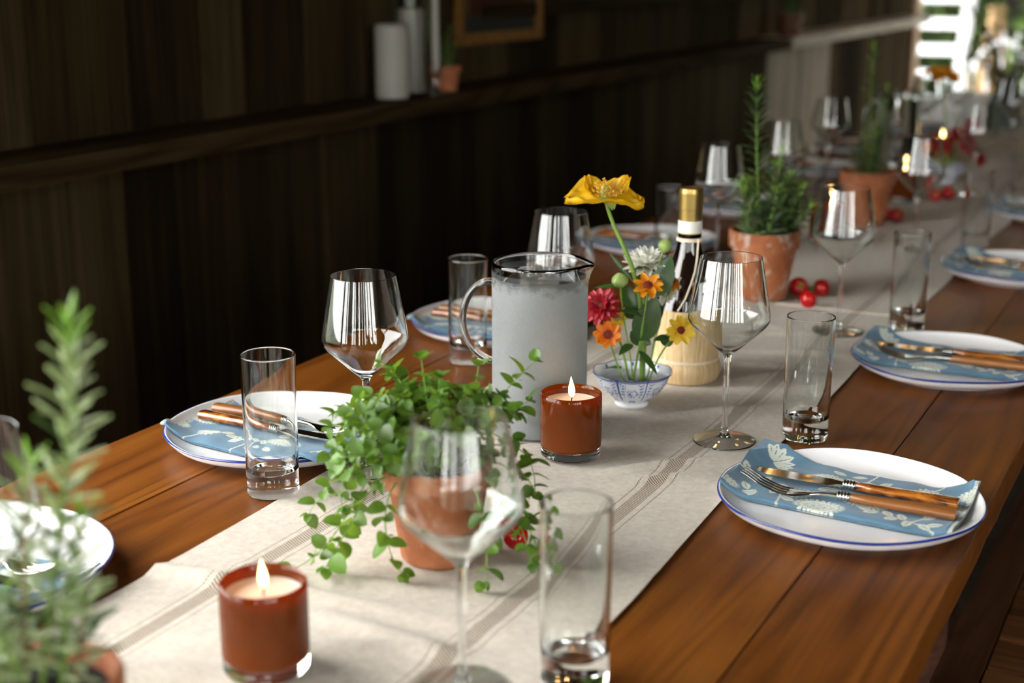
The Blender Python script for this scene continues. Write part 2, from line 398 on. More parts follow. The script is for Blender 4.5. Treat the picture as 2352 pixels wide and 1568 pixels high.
for x in (TX0 + .09, TX1 - .09):
    MB().box((x - .012 - ox, TY0 + .25 - oy, TZ - .13), (x + .012 - ox, TY1 - .25 - oy, TZ - .036)).build('apron', M['benchrail'], tb, smooth=False)
for yy in (.25, 2.2, 4.2, 6.0):
    for x in (TX0 + .19, TX1 - .19):
        MB().box((x - .045 - ox, yy - .045 - oy, 0), (x + .045 - ox, yy + .045 - oy, TZ - .036)).build('leg', M['benchrail'], tb, smooth=False)
# bench on the open side
BX = -.262; bn = empty('slatted_bench', (BX, 2.2, 0)); tag(bn, 'dark stained slatted wooden bench beside the table', 'bench')
bm_ = MB().box((0, -1.4, .415), (.052, 1.4, .45)); bm_.build('side_rail', M['benchrail'], bn, smooth=False)
MB().box((.36, -1.4, .415), (.412, 1.4, .45)).build('side_rail', M['benchrail'], bn, smooth=False)
me = MB().add([(.055,-.0405,.42),(.357,-.0405,.42),(.357,.0405,.42),(.055,.0405,.42),(.055,-.0405,.440),(.357,-.0405,.440),(.357,.0405,.444),(.055,.0405,.444),
               (.055,-.034,.446),(.357,-.034,.446),(.357,.036,.449),(.055,.036,.449)],
              [(3,2,1,0),(0,1,5,4),(1,2,6,10,9,5),(2,3,7,6),(3,0,4,8,11,7),(4,5,9,8),(8,9,10,11),(6,7,11,10)]).mesh('slat', M['benchw'], False)
k = 0
while k * .0865 - 1.35 < 1.37:
    put('slat', me, bn, (0, k * .0865 - 1.35, 0)); k += 1
for yy in (-1.3, 1.3):
    for x in (.03, .38): MB().box((x - .025, yy - .025, 0), (x + .025, yy + .025, .415)).build('leg', M['benchrail'], bn, smooth=False)

# runners
RXC = -.6345
REST = [(-.492,1.484,.05), (-.803,1.218,.05), (-.478,.845,.05), (-.506,2.035,.05), (-.787,1.665,.05), (-.770,.662,.05), (-.408,.895,.04), (-.627,1.358,.05), (-.629,.804,.05),
        (-.701,1.429,.07), (-.622,1.705,.06), (-.640,1.565,.04), (-.618,1.053,.06), (-.607,.56,.06), (-.566,1.105,.03)]   # cloth lies flat under what stands on it
def runner(name, y0, y1, zoff, label, ridges, endhem=None):
    root = empty(name, (RXC, 0, TZ)); tag(root, label, 'table runner', 'linen runners along the table')
    nx, ny = 70, int((y1 - y0) / .0085)
    def fn(u, v):
        x = (u - .5) * .408; yy = y0 + (y1 - y0) * v
        xe = x + (abs(u - .5) * 2) ** 6 * .004 * math.sin(yy * 9 + u * 5) + .004 * math.sin(yy * 2.3)
        z = .0012 + zoff + .0006 * (math.sin(yy * 31 + x * 17) + math.sin(yy * 13 - x * 41 + 1)) * .5 + .0006
        flat = 1.0
        for (qx, qy, qr) in REST: flat *= 1 - math.exp(-(math.hypot(x + RXC - qx, yy - qy) / (qr * 1.1)) ** 4)
        for (cy, slope, wd, amp, cx, wx) in ridges:
            dd = (yy - cy - slope * x) / wd; mx = math.exp(-((x - cx) / wx) ** 2)
            z += flat * 1.9 * amp * math.exp(-dd * dd) * mx
        return (xe, yy, z)
    m = MB().grid(fn, nx, ny); m.build('cloth', M['linen'], root, angle=180)
    for e in ([y0, y1] if endhem is None else endhem):
        pts = [(fn(i / 40, (e - y0) / (y1 - y0))[0], e, fn(i / 40, (e - y0) / (y1 - y0))[2] + .0006) for i in range(41)]
        MB().tube(pts, .0016, 6).build('hem', M['linen'], root)
    return root
random.seed(3)
rid = [(.80, .55, .016, .0045, -.12, .09), (.845, .35, .012, .005, .03, .08), (.93, .10, .010, .0050, -.10, .16), (.90, -.12, .011, .0042, .08, .1), (.975, .2, .008, .0035, -.02, .12), (1.03, .35, .007, .003, .05, .11),
       (.72, -.1, .016, .0025, -.02, .2), (.66, .2, .012, .001, .05, .2),
       (1.20, 1.1, .010, .003, .12, .05), (1.28, .9, .009, .003, .10, .06), (1.50, .9, .01, .003, .09, .06), (1.62, 1.4, .008, .0025, .07, .06),
       (1.80, .15, .006, .0022, .1, .1), (1.86, .3, .010, .003, .12, .08), (1.96, .5, .010, .003, .02, .12), (2.02, -.1, .006, .002, .05, .15), (1.25, -.6, .012, .003, -.15, .05)]
runner('table_runner', -.3, 2.17, .0016, 'rumpled cream linen runner with brown bands, hem lying under the tomatoes', rid)
rid2 = [(random.uniform(2.2, 5.8), random.uniform(-.5, .7), random.uniform(.008, .014), .0007, random.uniform(-.15, .15), .1) for _ in range(24)]
runner('table_runner', 2.06, 6.0, 0, 'flat cream linen runner with brown bands continuing past the tomatoes', rid2, [6.0])

# ------------------------------------------------------------------ glassware prototypes
def prof_mesh(name, prof, mat, n=64): return MB().lathe(prof, n).mesh(name, mat, True, 50)
def smoothp(pts, k=4):                      # Catmull-Rom through profile points
    out = []
    P = [Vector((*p, 0)) for p in pts]
    for i in range(len(P) - 1):
        p0, p1, p2, p3 = P[max(i-1, 0)], P[i], P[i+1], P[min(i+2, len(P)-1)]
        for j in range(k):
            t_ = j / k
            q = .5 * ((2*p1) + (p2-p0)*t_ + (2*p0-5*p1+4*p2-p3)*t_**2 + (3*p1-p0-3*p2+p3)*t_**3)
            out.append((max(q.x, 0), q.y))
    out.append(pts[-1]); return out
bo = smoothp([(.0042,.100),(.0068,.1045),(.014,.1105),(.028,.1235),(.0405,.1355),(.0452,.1425),(.0460,.1480),(.0450,.1560),(.0412,.178),(.0345,.2140)], 5)
bi = smoothp([(.0338,.2142),(.0404,.178),(.0442,.156),(.0452,.1482),(.0445,.1432),(.0398,.1365),(.0272,.1246),(.0135,.1122),(.006,.1075),(.0,.1060)], 5)
W_BOWL = prof_mesh('bowl', bo + [(.0343,.2146)] + bi, M['glass'], 160)
W_STEM = prof_mesh('stem', smoothp([(.0058,.0075),(.0040,.013),(.0034,.022),(.0031,.05),(.0033,.085),(.0042,.100)], 4), M['glass'], 32)
W_FOOT = prof_mesh('foot', smoothp([(0,.0050),(.006,.0046),(.018,.0024),(.03,.0008),(.0345,.0001)],3) + [(.0360,.0007),(.0358,.0015)] + smoothp([(.0345,.0018),(.03,.0024),(.018,.0041),(.0085,.0062),(.0058,.0075)],3), M['glass'])
T_WALL = prof_mesh('wall', [(.0262,.022),(.0264,.04),(.0275,.1445),(.0272,.1455),(.0262,.1455),(.0258,.1445),(.0245,.045),(.0238,.031),(.0215,.0255),(.015,.0228),(0,.0218)], M['glass'])
T_BASE = prof_mesh('base', [(0,.0012),(.020,.0010),(.0225,.0),(.0250,.0006),(.0260,.003),(.0262,.022)], M['glass'])
ZS = TZ + .0042                             # resting height on the cloth
def wine_glass(x, y, label, z=ZS, group=None):
    r = empty('wine_glass', (x, y, z), random.random() * 6); tag(r, label, 'wine glass', group)
    put('bowl', W_BOWL, r); put('stem', W_STEM, r); put('foot', W_FOOT, r); return r
def tumbler(x, y, label, z=TZ + .0004, group=None, s=1.0):
    r = empty('highball_glass', (x, y, z)); tag(r, label, 'tumbler', group); r.scale = (s, s, s)
    put('wall', T_WALL, r); put('base', T_BASE, r); return r

# ------------------------------------------------------------------ plate, napkin, fork, knife
def plate_mesh():
    n = 96
    prof = [(0,.004),(.085,.004),(.088,.0),(.092,.0),(.096,.0035),(.112,.007),(.124,.0125),(.1300,.0195)]
    inner = [(.1296,.0224),(.1282,.0223),(.1265,.0208),(.122,.0165),(.113,.0115),(.104,.0088),(.09,.0082),(.05,.0080),(0,.0080)]
    a = MB().lathe(smoothp(prof[4:], 4)[::1], n).v; m = MB(); m.lathe(prof[:4] + smoothp(prof[4:], 4), n); m.lathe(smoothp(inner, 4), n)
    def wob(v):
        t_ = math.atan2(v[1], v[0]); r = math.hypot(v[0], v[1]); k = (r / .13) ** 3
        return (v[0] * (1 + .006 * k * math.sin(3*t_ + 1)), v[1] * (1 + .006 * k * math.sin(3*t_ + 1)), v[2] + k * (.0007 * math.sin(5*t_) + .0006 * math.sin(2*t_ + 2)))
    m.v = [wob(v) for v in m.v]
    rim = MB().lathe([(.1300,.0195),(.1313,.0208),(.1308,.0221),(.1296,.0224)], n); rim.v = [wob(v) for v in rim.v]
    return m.mesh('dish', M['glaze'], True, 60), rim.mesh('rim', M['cobalt'], True, 60)
PL_D, PL_R = plate_mesh()
def plate(x, y, label, rz=0, group=None):
    r = empty('dinner_plate', (x, y, TZ + .0004), rz); tag(r, label, 'plate', group); put('dish', PL_D, r); o = put('rim', PL_R, r); o['label'] = 'cobalt blue painted rim'; return r

BLUE = np.array([.085,.185,.275]); PALE = np.array([.60,.64,.54])
def napkin_print(S, T):
    """block print: pale chrysanthemums, lotus and leafy sprigs on blue, S and T in metres"""
    wv = .5 + .5 * np.sin(S * 90 + 2 * np.sin(T * 120)) * np.sin(T * 140 + 1.7 * np.sin(S * 70))
    c = BLUE[None] * (.88 + .25 * wv[:, None]); pale = np.zeros_like(S); line = np.zeros_like(S)
    def mum(cx, cy, R, n, sq=.62):
        nonlocal pale, line
        dx, dy = S - cx, (T - cy) / sq; r = np.hypot(dx, dy) / R; th = np.arctan2(dy, dx)
        edge = .80 + .20 * np.abs(np.sin(n * th / 2)); ins = r < edge
        ph = (r * 3.6 + .38 * np.abs(np.sin(n * th / 2 + np.floor(r * 3.6) * 1.57))) % 1
        pale = np.where(ins, 1, pale); line = np.where(ins, (ph < .17) & (r > .12), line)
    def leafp(cx, cy, a, L, W):
        nonlocal pale, line
        ca, sa = np.cos(a), np.sin(a); u = (S - cx) * ca + (T - cy) * sa; v = -(S - cx) * sa + (T - cy) * ca; q = u / L
        ins = (q > 0) & (q < 1) & (np.abs(v) < W * np.sin(PI * np.clip(q, 0, 1)) ** .7)
        pale = np.where(ins, .95, pale); line = np.where(ins, (np.abs(v) < W * .09) & (q < .8), line)
    def branch(pts):
        nonlocal pale, line
        for (x0, y0), (x1, y1) in zip(pts, pts[1:]):
            d = np.array([x1 - x0, y1 - y0]); L = np.hypot(*d); u = ((S - x0) * d[0] + (T - y0) * d[1]) / L**2
            v = np.abs((S - x0) * d[1] - (T - y0) * d[0]) / L; ins = (u > -.02) & (u < 1.02) & (v < .0011)
            pale = np.where(ins, .9, pale); line = np.where(ins, 0, line)
    def lotus(cx, cy, a, L):
        for k in (-3, 3, -2, 2, -1, 1, 0): leafp(cx, cy, a + k * .42, L * (1 - .06 * abs(k)), L * .17)
    branch([(.0,.055),(.03,.05),(.055,.035),(.06,.0)]); branch([(.13,.13),(.125,.10),(.112,.086)]); branch([(.125,.10),(.145,.094)])
    branch([(.20,.13),(.19,.104),(.172,.095)]); branch([(.165,.022),(.19,.018),(.215,.0)]); branch([(.19,.018),(.20,.035)])
    for cx, cy, a in [(.012,.052,2.2),(.022,.052,.8),(.034,.049,2.0),(.04,.044,.5),(.05,.037,.2),(.052,.034,-1.9),(.058,.02,-.4),(.015,.03,-1),(.03,.02,-1.6),
                      (.138,.097,.9),(.146,.094,.2),(.118,.09,2.6),(.121,.093,.2),(.15,.088,2),(.158,.086,.5),(.17,.022,2.3),(.176,.021,-2.2),(.182,.02,2.0),(.188,.02,-1.7),
                      (.196,.03,.6),(.20,.035,1.4),(.205,.012,.5),(.21,.004,2.4),(.088,.05,1.2),(.092,.058,.4),(.155,.03,-2.4),(.148,.026,2.7),(.02,.008,.4),(.10,.108,2.8),(.105,.11,.3)]:
        leafp(cx, cy, a, .0165, .0048)
    lotus(.022,.098,.9,.026); lotus(.188,.094,1.9,.018)
    mum(.088,.083,.0235,26); mum(.066,.036,.0215,24); mum(.137,.044,.026,28); mum(.100,.012,.027,26); mum(.214,.066,.02,22); mum(.005,.012,.012,18); mum(.235,.10,.02,20)
    fray = (S > .2275); c = np.where((pale > 0)[:, None], PALE[None] * pale[:, None], c)
    c = np.where((line > 0)[:, None], BLUE[None] * 1.15, c)
    c = np.where((fray & (np.sin(T * 2500) * np.sin(S * 3300 + T * 400) > -.2))[:, None], PALE[None] * .8, c)
    return np.c_[c, np.ones(len(S))]
def dish_z(r):
    return float(np.interp(r, [0,.098,.104,.113,.122,.129,.14], [.0086,.0090,.0098,.0130,.0182,.0246,.0246]))
def napkin_mesh(seed):
    rg = random.Random(seed); Ls, Ws = .232, .128; nu, nv = 232, 128
    ph = [rg.uniform(0, 6) for _ in range(6)]
    def surf(s, t_, lift):
        x = s - Ls / 2 - .005 + .004 * (t_ / Ws - .5); y = t_ - Ws / 2 + .018 + .003 * math.sin(s * 20 + ph[0]) * (1 if t_ > Ws / 2 else .5) + (.010 * (t_ / Ws) * max(0, 1 - s / .05) ** 2) - .010 * (s / Ls - .5)
        r = math.hypot(x, y); base = dish_z(r)
        wr_ = .0009 * math.sin(s * 60 + t_ * 45 + ph[1]) + .0007 * math.sin(t_ * 130 - s * 24 + ph[2]) + .0005 * math.sin(s * 150 + ph[3])
        edge = min(1, min(t_, Ws - t_) / .007)
        bulge = lift * (.55 + .45 * math.sqrt(max(0, 1 - (1 - edge) ** 2)))
        if s > Ls - .006: bulge *= .8
        return (x, y, base + bulge + wr_ * min(1, lift * 300) + .0014)
    m = MB().grid(lambda u, v: surf(u * Ls, v * Ws, .0042), nu, nv)
    S = np.repeat(np.linspace(0, Ls, nu + 1), nv + 1); T = np.tile(np.linspace(0, Ws, nv + 1), nu + 1); cc = napkin_print(S, T)
    # folded skirt down to the plate
    per = [(i, 0) for i in range(nu)] + [(nu, j) for j in range(nv)] + [(i, nv) for i in range(nu, 0, -1)] + [(0, j) for j in range(nv, 0, -1)]
    idx = [i * (nv + 1) + j for i, j in per]; base = len(m.v); extra = []
    for ring, f in enumerate((.66, .33, .0)):
        for (i, j), q in zip(per, idx):
            x, y, z = m.v[q]; zl = dish_z(math.hypot(x, y)) + .0006; inset = (.0006 if ring % 2 else -.0004)
            dx, dy = x + .005, y - .018; L = math.hypot(dx, dy) or 1
            extra.append((x - dx / L * inset, y - dy / L * inset, zl + (z - zl) * f))
    n = len(idx); m.v += extra; prev = idx
    for ring in range(3):
        cur = [base + ring * n + k for k in range(n)]
        m.f += [(prev[k], cur[k], cur[(k+1) % n], prev[(k+1) % n]) for k in range(n)]; prev = cur
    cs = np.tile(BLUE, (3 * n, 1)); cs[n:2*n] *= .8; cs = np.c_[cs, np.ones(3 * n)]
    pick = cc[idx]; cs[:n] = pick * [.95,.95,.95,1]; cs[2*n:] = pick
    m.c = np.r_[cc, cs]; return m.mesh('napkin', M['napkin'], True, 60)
NAP = [napkin_mesh(1), napkin_mesh(5)]
def napkin(x, y, rz, label, k=0, group=None):
    o = put('napkin', NAP[k], None, (x, y, TZ + .0010)); o.rotation_euler = (0, 0, rz); tag(o, label, 'napkin', group); return o

def oval_tube(xs, ys, zs, hw, hh, n=12, sq=2.6):
    m = MB(); vs = []
    for x, y, z, a, b in zip(xs, ys, zs, hw, hh):
        for k in range(n):
            t_ = 2 * PI * k / n; c_, s_ = math.cos(t_), math.sin(t_)
            vs.append((x, y + a * math.copysign(abs(c_) ** (2/sq), c_), z + b * math.copysign(abs(s_) ** (2/sq), s_)))
    N = len(xs); fs = [(i*n+k, (i+1)*n+k, (i+1)*n+(k+1) % n, i*n+(k+1) % n) for i in range(N-1) for k in range(n)]
    fs += [tuple(range(n)), tuple((N-1)*n + k for k in range(n))[::-1]]
    return m.add(vs, fs)
# handle runs towards +x, head towards -x; z = 0 is the napkin surface
def handle_mesh(name, mat):
    xs = [.000,.001,.02,.06,.099,.1015,.102]; hw = [.0045,.0052,.0058,.0072,.0082,.0078,.006]; hh = [.0035,.0042,.0045,.0052,.0056,.0052,.004]
    return oval_tube(xs, [0]*7, [.0062]*7, hw, hh).mesh(name, mat, True, 50)
H_F = handle_mesh('handle', M['forkhandle']); H_K = handle_mesh('handle', M['knifehandle'])
xs, hw = [], []
for i in range(25):
    u = i / 24; xs.append(-.0125 + .0125 * u); hw.append(.0048 + .0007 * math.sin(u * PI * 8) + .0006 * u)
FER = oval_tube(xs, [0]*25, [.0062]*25, hw, [q * .85 for q in hw], 14, 2).mesh('ferrule', M['ferrule'], True, 60)
def fork_head():
    m = MB()
    def cz(s):                              # s: distance from the ferrule towards the tips
        return float(np.interp(s, [0,.012,.03,.045,.06,.08,.098], [.006,.0058,.0035,.0016,.0028,.0095,.0195]))
    def zs_(s): return sum(cz(s + d) for d in (-.006,-.003,0,.003,.006)) / 5
    ss = [i * .05 / 24 for i in range(25)]
    wd = [float(np.interp(s, [0,.02,.03,.04,.05], [.0026,.0024,.0055,.0108,.0115])) for s in ss]
    th = [float(np.interp(s, [0,.02,.035,.05], [.0022,.0018,.0009,.0008])) for s in ss]
    m = oval_tube([-.012 - s for s in ss], [0]*25, [zs_(s) for s in ss], wd, th, 12, 2.6)
    for k in range(4):
        yc = (k - 1.5) * .0062; s2 = [.047 + i * .051 / 14 for i in range(15)]
        q = oval_tube([-.012 - s for s in s2], [yc * (1 - .04 * i / 14) for i in range(15)], [zs_(s) for s in s2],
                      [.0019 * (1 - .55 * (i / 14) ** 2) for i in range(15)], [.0009] * 15, 8, 2.4)
        m.add(q.v, q.f)
    return m.mesh('tines', M['steel'], True, 60)
F_HEAD = fork_head()
def knife_blade():
    vs = []; fs = []; N = 30
    for i in range(N + 1):
        u = i / N; x = -.012 - .094 * u
        lo = float(np.interp(u, [0,.06,.14,.6,.85,.96,1], [-.003,-.0035,-.0105,-.0115,-.0095,-.004,.001]))
        hi = float(np.interp(u, [0,.06,.14,.7,.9,1], [.003,.0032,.0052,.0058,.0045,.0022]))
        for y, z in ((hi, .0075), (lo, .0062), (lo, .0059), (hi, .0055)): vs.append((x, y, z))
    for i in range(N):
        for k in range(4): fs.append((i*4+k, (i+1)*4+k, (i+1)*4+(k+1) % 4, i*4+(k+1) % 4))
    fs += [(0,1,2,3), tuple(N*4 + k for k in (3,2,1,0))]
    return MB().add(vs, fs).mesh('blade', M['steel'], True, 30)
K_BLADE = knife_blade()
def cutlery(name, cat, head, hname, handle, loc, rz, label, group=None, tilt=0):
    r = empty(name, loc); r.rotation_euler = (0, tilt, rz); tag(r, label, cat, group)
    put(hname, head, r); put('ferrule', FER, r); put('handle', handle, r); return r

def setting(x, y, side, pl, np_, fk, kn, k=0, jit=0, group=None):
    """plate, folded napkin, knife and fork; side 1: handles to the bench, -1: handles to the wall"""
    rz = 0 if side == 1 else PI
    plate(x, y, pl, random.random() * 6, group and group + ' plates'); napkin(x, y, rz + jit, np_, k, group and group + ' napkins')
    zt = TZ + .0010 + .0086 + .0042 + .0028
    def at(lx, ly): 
        a = rz + jit; return (x + lx * math.cos(a) - ly * math.sin(a), y + lx * math.sin(a) + ly * math.cos(a), zt)
    cutlery('table_fork', 'fork', F_HEAD, 'tines', H_F, at(.004, -.016), rz + jit + .02, fk, group and group + ' forks')
    cutlery('table_knife', 'knife', K_BLADE, 'blade', H_K, at(.001, .018), rz + jit - .03, kn, group and group + ' knives')

R = 'the bench side'; Lw = 'the wall side'
setting(-.311, 1.341, 1, 'white plate with cobalt rim on the bench side, across the runner from the pitcher',
        'blue floral napkin under fork and knife on the bench side, across from the pitcher',
        'caramel handled fork on the bench-side plate across from the pitcher', 'tortoiseshell handled knife on the bench-side plate across from the pitcher')
setting(-.321, 1.908, 1, 'white plate with cobalt rim on the bench side, level with the straw wine flask',
        'blue floral napkin on the bench-side plate level with the straw wine flask',
        'caramel handled fork on the bench-side plate level with the wine flask', 'tortoiseshell handled knife on the bench-side plate level with the wine flask', 1, .03)
setting(-.328, 2.568, 1, 'white plate with cobalt rim on the bench side, just past the loose cherry tomatoes',
        'blue floral napkin on the bench-side plate just past the loose cherry tomatoes',
        'fork on the bench-side plate just past the loose cherry tomatoes', 'knife on the bench-side plate just past the loose cherry tomatoes', 0, -.05)
setting(-.352, 3.222, 1, 'white plate with cobalt rim on the bench side, level with the smaller rosemary pot',
        'blue floral napkin on the bench-side plate level with the smaller rosemary pot',
        'fork on the bench-side plate level with the smaller rosemary pot', 'knife on the bench-side plate level with the smaller rosemary pot', 1, .02)
setting(-.969, .816, -1, 'white plate with cobalt rim on the wall side, beside the big front rosemary',
        'blue floral napkin on the wall-side plate beside the big front rosemary',
        'fork on the wall-side plate beside the big front rosemary', 'knife on the wall-side plate beside the big front rosemary', 1, .0)
setting(-.947, 1.258, -1, 'white plate with cobalt rim on the wall side, behind the oregano pot and tumbler',
        'blue floral napkin on the wall-side plate behind the oregano pot',
        'caramel handled fork on the wall-side plate behind the oregano pot', 'tortoiseshell handled knife on the wall-side plate behind the oregano pot', 0, .0)
setting(-.960, 1.82, -1, 'white plate with cobalt rim on the wall side, behind the pitcher handle',
        'blue floral napkin on the wall-side plate behind the pitcher handle',
        'fork on the wall-side plate behind the pitcher handle', 'knife on the wall-side plate behind the pitcher handle', 1, .04)
setting(-1.0, 2.52, -1, 'white plate with cobalt rim on the wall side, behind the yellow poppy',
        'blue floral napkin on the wall-side plate behind the yellow poppy',
        'fork on the wall-side plate behind the yellow poppy', 'knife on the wall-side plate behind the yellow poppy', 0, -.03)
for i, yy in enumerate((3.0, 3.64, 4.14, 4.72)):
    nth = ('first', 'second', 'third', 'fourth')[i]
    setting(-.995, yy, -1, f'white plate on the wall side, {nth} beyond the weathered rosemary pot', f'blue napkin on the wall side, {nth} beyond the weathered rosemary pot',
            f'fork on the wall-side plate, {nth} beyond the weathered rosemary pot', f'knife on the wall-side plate, {nth} beyond the weathered rosemary pot', i % 2)
setting(-.345, 3.85, 1, 'white plate on the bench side, level with the far flower bowl', 'blue napkin on the bench side, level with the far flower bowl',
        'fork on the bench side, level with the far flower bowl', 'knife on the bench side, level with the far flower bowl')

wine_glass(-.492, 1.484, 'empty wine glass standing before the straw wine flask')
wine_glass(-.803, 1.218, 'empty wine glass rising behind the oregano leaves')
wine_glass(-.478, .845, 'empty wine glass standing in front of the oregano pot')
wine_glass(-.506, 2.035, 'empty wine glass with a candle burning behind it, beside the cherry tomatoes')
wine_glass(-.787, 1.665, 'empty wine glass behind the pitcher')
wine_glass(-.834, 2.429, 'empty wine glass against the wall side of the weathered rosemary pot')
wine_glass(-.538, 2.714, 'empty wine glass on the bench side of the smaller rosemary pot')
wine_glass(-.557, 3.436, 'empty wine glass in front of the far red flowers')
wine_glass(-.850, 2.866, 'empty wine glass on the wall side between the two potted rosemaries')
wine_glass(-.898, 3.419, 'empty wine glass before the daylight-toned boards of the wall')
wine_glass(-.589, 4.197, 'empty wine glass on the bench side just past the far red flowers')
wine_glass(-.770, .662, 'empty wine glass beside the big front rosemary')
wine_glass(-.84, 4.25, 'empty wine glass on the wall side just past the far pitcher'); wine_glass(-.80, 4.52, 'empty wine glass on the wall side well beyond the far pitcher')
wine_glass(-.57, 4.85, 'empty wine glass near the leafy branches at the far table end')
tumbler(-.416, 1.548, 'tall empty tumbler beside the wine glass at the wine flask')
tumbler(-.858, 1.122, 'tall empty tumbler in front of the wall-side plate behind the oregano', s=1.03)
tumbler(-.921, 1.654, 'tall empty tumbler beside the pitcher handle')
tumbler(-.408, .895, 'tall empty tumbler on the runner edge in front of the oregano', TZ + .0042)
tumbler(-.424, 2.12, 'tall empty tumbler on the bench side level with the cherry tomatoes')
tumbler(-.904, 2.37, 'tall empty tumbler behind the wine flask neck', TZ + .0004)
tumbler(-.446, 2.82, 'tall empty tumbler on the bench side level with the smaller rosemary pot')
tumbler(-.835, 3.06, 'tall empty tumbler on the wall side past the weathered rosemary pot'); tumbler(-.45, 3.45, 'tall empty tumbler on the bench side near the far red flowers')
tumbler(-.83, 3.55, 'tall empty tumbler on the wall side near the far red flowers'); tumbler(-.45, 4.1, 'tall empty tumbler on the bench side past the far red flowers')

# ------------------------------------------------------------------ candles in amber glass
def flame_mesh():
    return MB().lathe(smoothp([(0,0),(.0022,.002),(.0036,.006),(.0034,.011),(.0018,.018),(0,.0245)], 4), 16).mesh('flame', M['flame'])
FL = flame_mesh()
C_G = MB().lathe(smoothp([(.0318,.0115),(.0332,.014),(.034,.02),(.034,.068)], 3) + [(.0337,.0725),(.0325,.0738),(.0312,.0728),(.0308,.068),(.0306,.0145),(0,.014)], 64).mesh('glass', M['amber'], True, 50)
C_B = MB().lathe([(0,.0),(.028,.0),(.0315,.0012),(.0334,.004),(.0338,.0095),(.0332,.0125),(.031,.0135),(0,.0135)], 64).mesh('base', M['glass'], True, 50)
C_W = MB().lathe([(0,.0150),(.0300,.0150),(.0302,.0635),(.028,.0622),(.012,.0612),(0,.061)], 48).mesh('wax', M['wax'])
C_K = MB().tube([(0,0,.060),(.0004,0,.065),(.0012,.0003,.0695)], .0007, 6).mesh('wick', M['wick'])
def candle(x, y, label, z=ZS, s=1):
    r = empty('jar_candle', (x, y, z)); r.scale = (s, s, s); tag(r, label, 'candle', None)
    put('glass', C_G, r); put('base', C_B, r); wx = put('wax', C_W, r); put('wick', C_K, wx)
    f = put('flame', FL, r, (.0008, 0, .0675)); f.rotation_euler = (0, .06, random.random() * 6)
    ld = bpy.data.lights.new('candle_light', 'POINT'); ld.energy = CANDLE_W; ld.color = (1, .55, .2); ld.shadow_soft_size = .006
    lo = bpy.data.objects.new('candle_light', ld); col.objects.link(lo); lo.parent = r; lo.location = (0, 0, .098)
    return r
candle(-.627, 1.358, 'burning candle in amber glass standing in front of the pitcher')
candle(-.629, .804, 'burning candle in amber glass in front of the oregano pot')
candle(-.705, 2.70, 'burning candle in amber glass between the weathered and smaller rosemary pots')
candle(-.69, 3.27, 'burning candle in amber glass just past the smaller rosemary pot')
candle(-.735, 3.97, 'burning candle in amber glass beside the far red flowers')

# ------------------------------------------------------------------ pitcher
def pitcher(x, y, label, mist=True, s=1):
    r = empty('water_pitcher', (x, y, ZS), YAW); r.scale = (s, s, s); tag(r, label, 'pitcher')
    R0, Ht = .0548, .200; n = 96
    def spout(v):
        t_ = math.atan2(v[1], v[0]); z = v[2]
        k = max(0, (z - .172) / .028); g_ = math.exp(-(t_ / .30) ** 2) * k ** 1.6
        rr = 1 + .17 * g_
        return (v[0] * rr, v[1] * (1 - .25 * g_), z - .0035 * g_ + 0.0)
    m = MB().lathe([(0,.0),(.050,.0),(.0535,.0012),(R0,.004),(R0,.06),(R0,.12),(R0,.165),(R0,.172),(R0,.178),(R0,.184),(R0,.190),(R0,.196),(R0,.1992),(R0-.0012,.2004),(R0-.0025,.1992),(R0-.0026,.196),(R0-.0026,.190),(R0-.0026,.184),(R0-.0026,.178),(R0-.0026,.172),(R0-.0026,.1785 - .0065),(R0-.0026,.006),(.048,.0045),(0,.0045)], n)
    m.v = [spout(v) for v in m.v]; m.build('body', M['glass'], r, angle=60)
    MB().lathe([(0,.0047),(.047,.0047),(R0-.0029,.0063),(R0-.0029,.1835),(0,.1835)], 72).build('water', M['water'], r, angle=30)
    c = MB().lathe([(R0+.0004,.0035),(R0+.0004,.06),(R0+.0004,.12),(R0+.0004,.168),(R0+.0004,.1715),(R0+.0004,.185),(R0+.0004,.19)], 96)
    c.v = [spout(v) for v in c.v]
    if mist: c.build('condensation', M['mist'], r, angle=180)
    pts = bez([(-R0+.001,0,.176), (-R0-.022,0,.181), (-R0-.046,0,.150), (-R0-.042,0,.105), (-R0-.02,0,.088), (-R0+.001,0,.082)], 30)
    pts = [(-R0+.001,0,.1755)] + [p for p in pts[1:-1]] + [(-R0+.001,0,.083)]
    MB().tube(pts, .0056, 16, True, .75, (0,1,0)).build('handle', M['glass'], r)
    return r
pitcher(-.7010, 1.4290, 'cold misted glass pitcher of water behind the burning candle')
pitcher(-.82, 3.80, 'clear glass water pitcher on the far part of the table near the red flowers', False)

# ------------------------------------------------------------------ straw flask of wine
fb = empty('wine_flask', (-.622, 1.705, ZS)); tag(fb, 'straw wrapped bottle of red wine with gold foil neck', 'wine bottle')
MB().lathe(smoothp([(.0445,.095),(.0405,.112),(.0335,.132),(.0265,.148),(.0195,.165),(.0158,.180),(.0150,.19),(.0150,.214)], 4), 64).build('bottle', M['wine'], fb)
MB().lathe([(.0150,.2105),(.0153,.2105),(.0152,.224),(.0160,.2245),(.0160,.246),(.0150,.2515),(.0125,.2525),(.0118,.2518),(0,.2515)], 48).build('foil', M['gold'], fb, angle=25)
nb = MB(); NN = 96
nb.grid(lambda u, v: (.0155 * math.cos(u*2*PI), .0155 * math.sin(u*2*PI), .194 + .0165 * v), NN, 20)
cs = np.tile(np.array([.72,.71,.66,1.]), ((NN+1)*21, 1)); V = np.array(nb.v); ang = np.arctan2(V[:,1], V[:,0]); 
a0 = math.radians(-63 + 27); da = (ang - a0) * .0155; rr = np.hypot(da - .0075, V[:,2] - .2025)
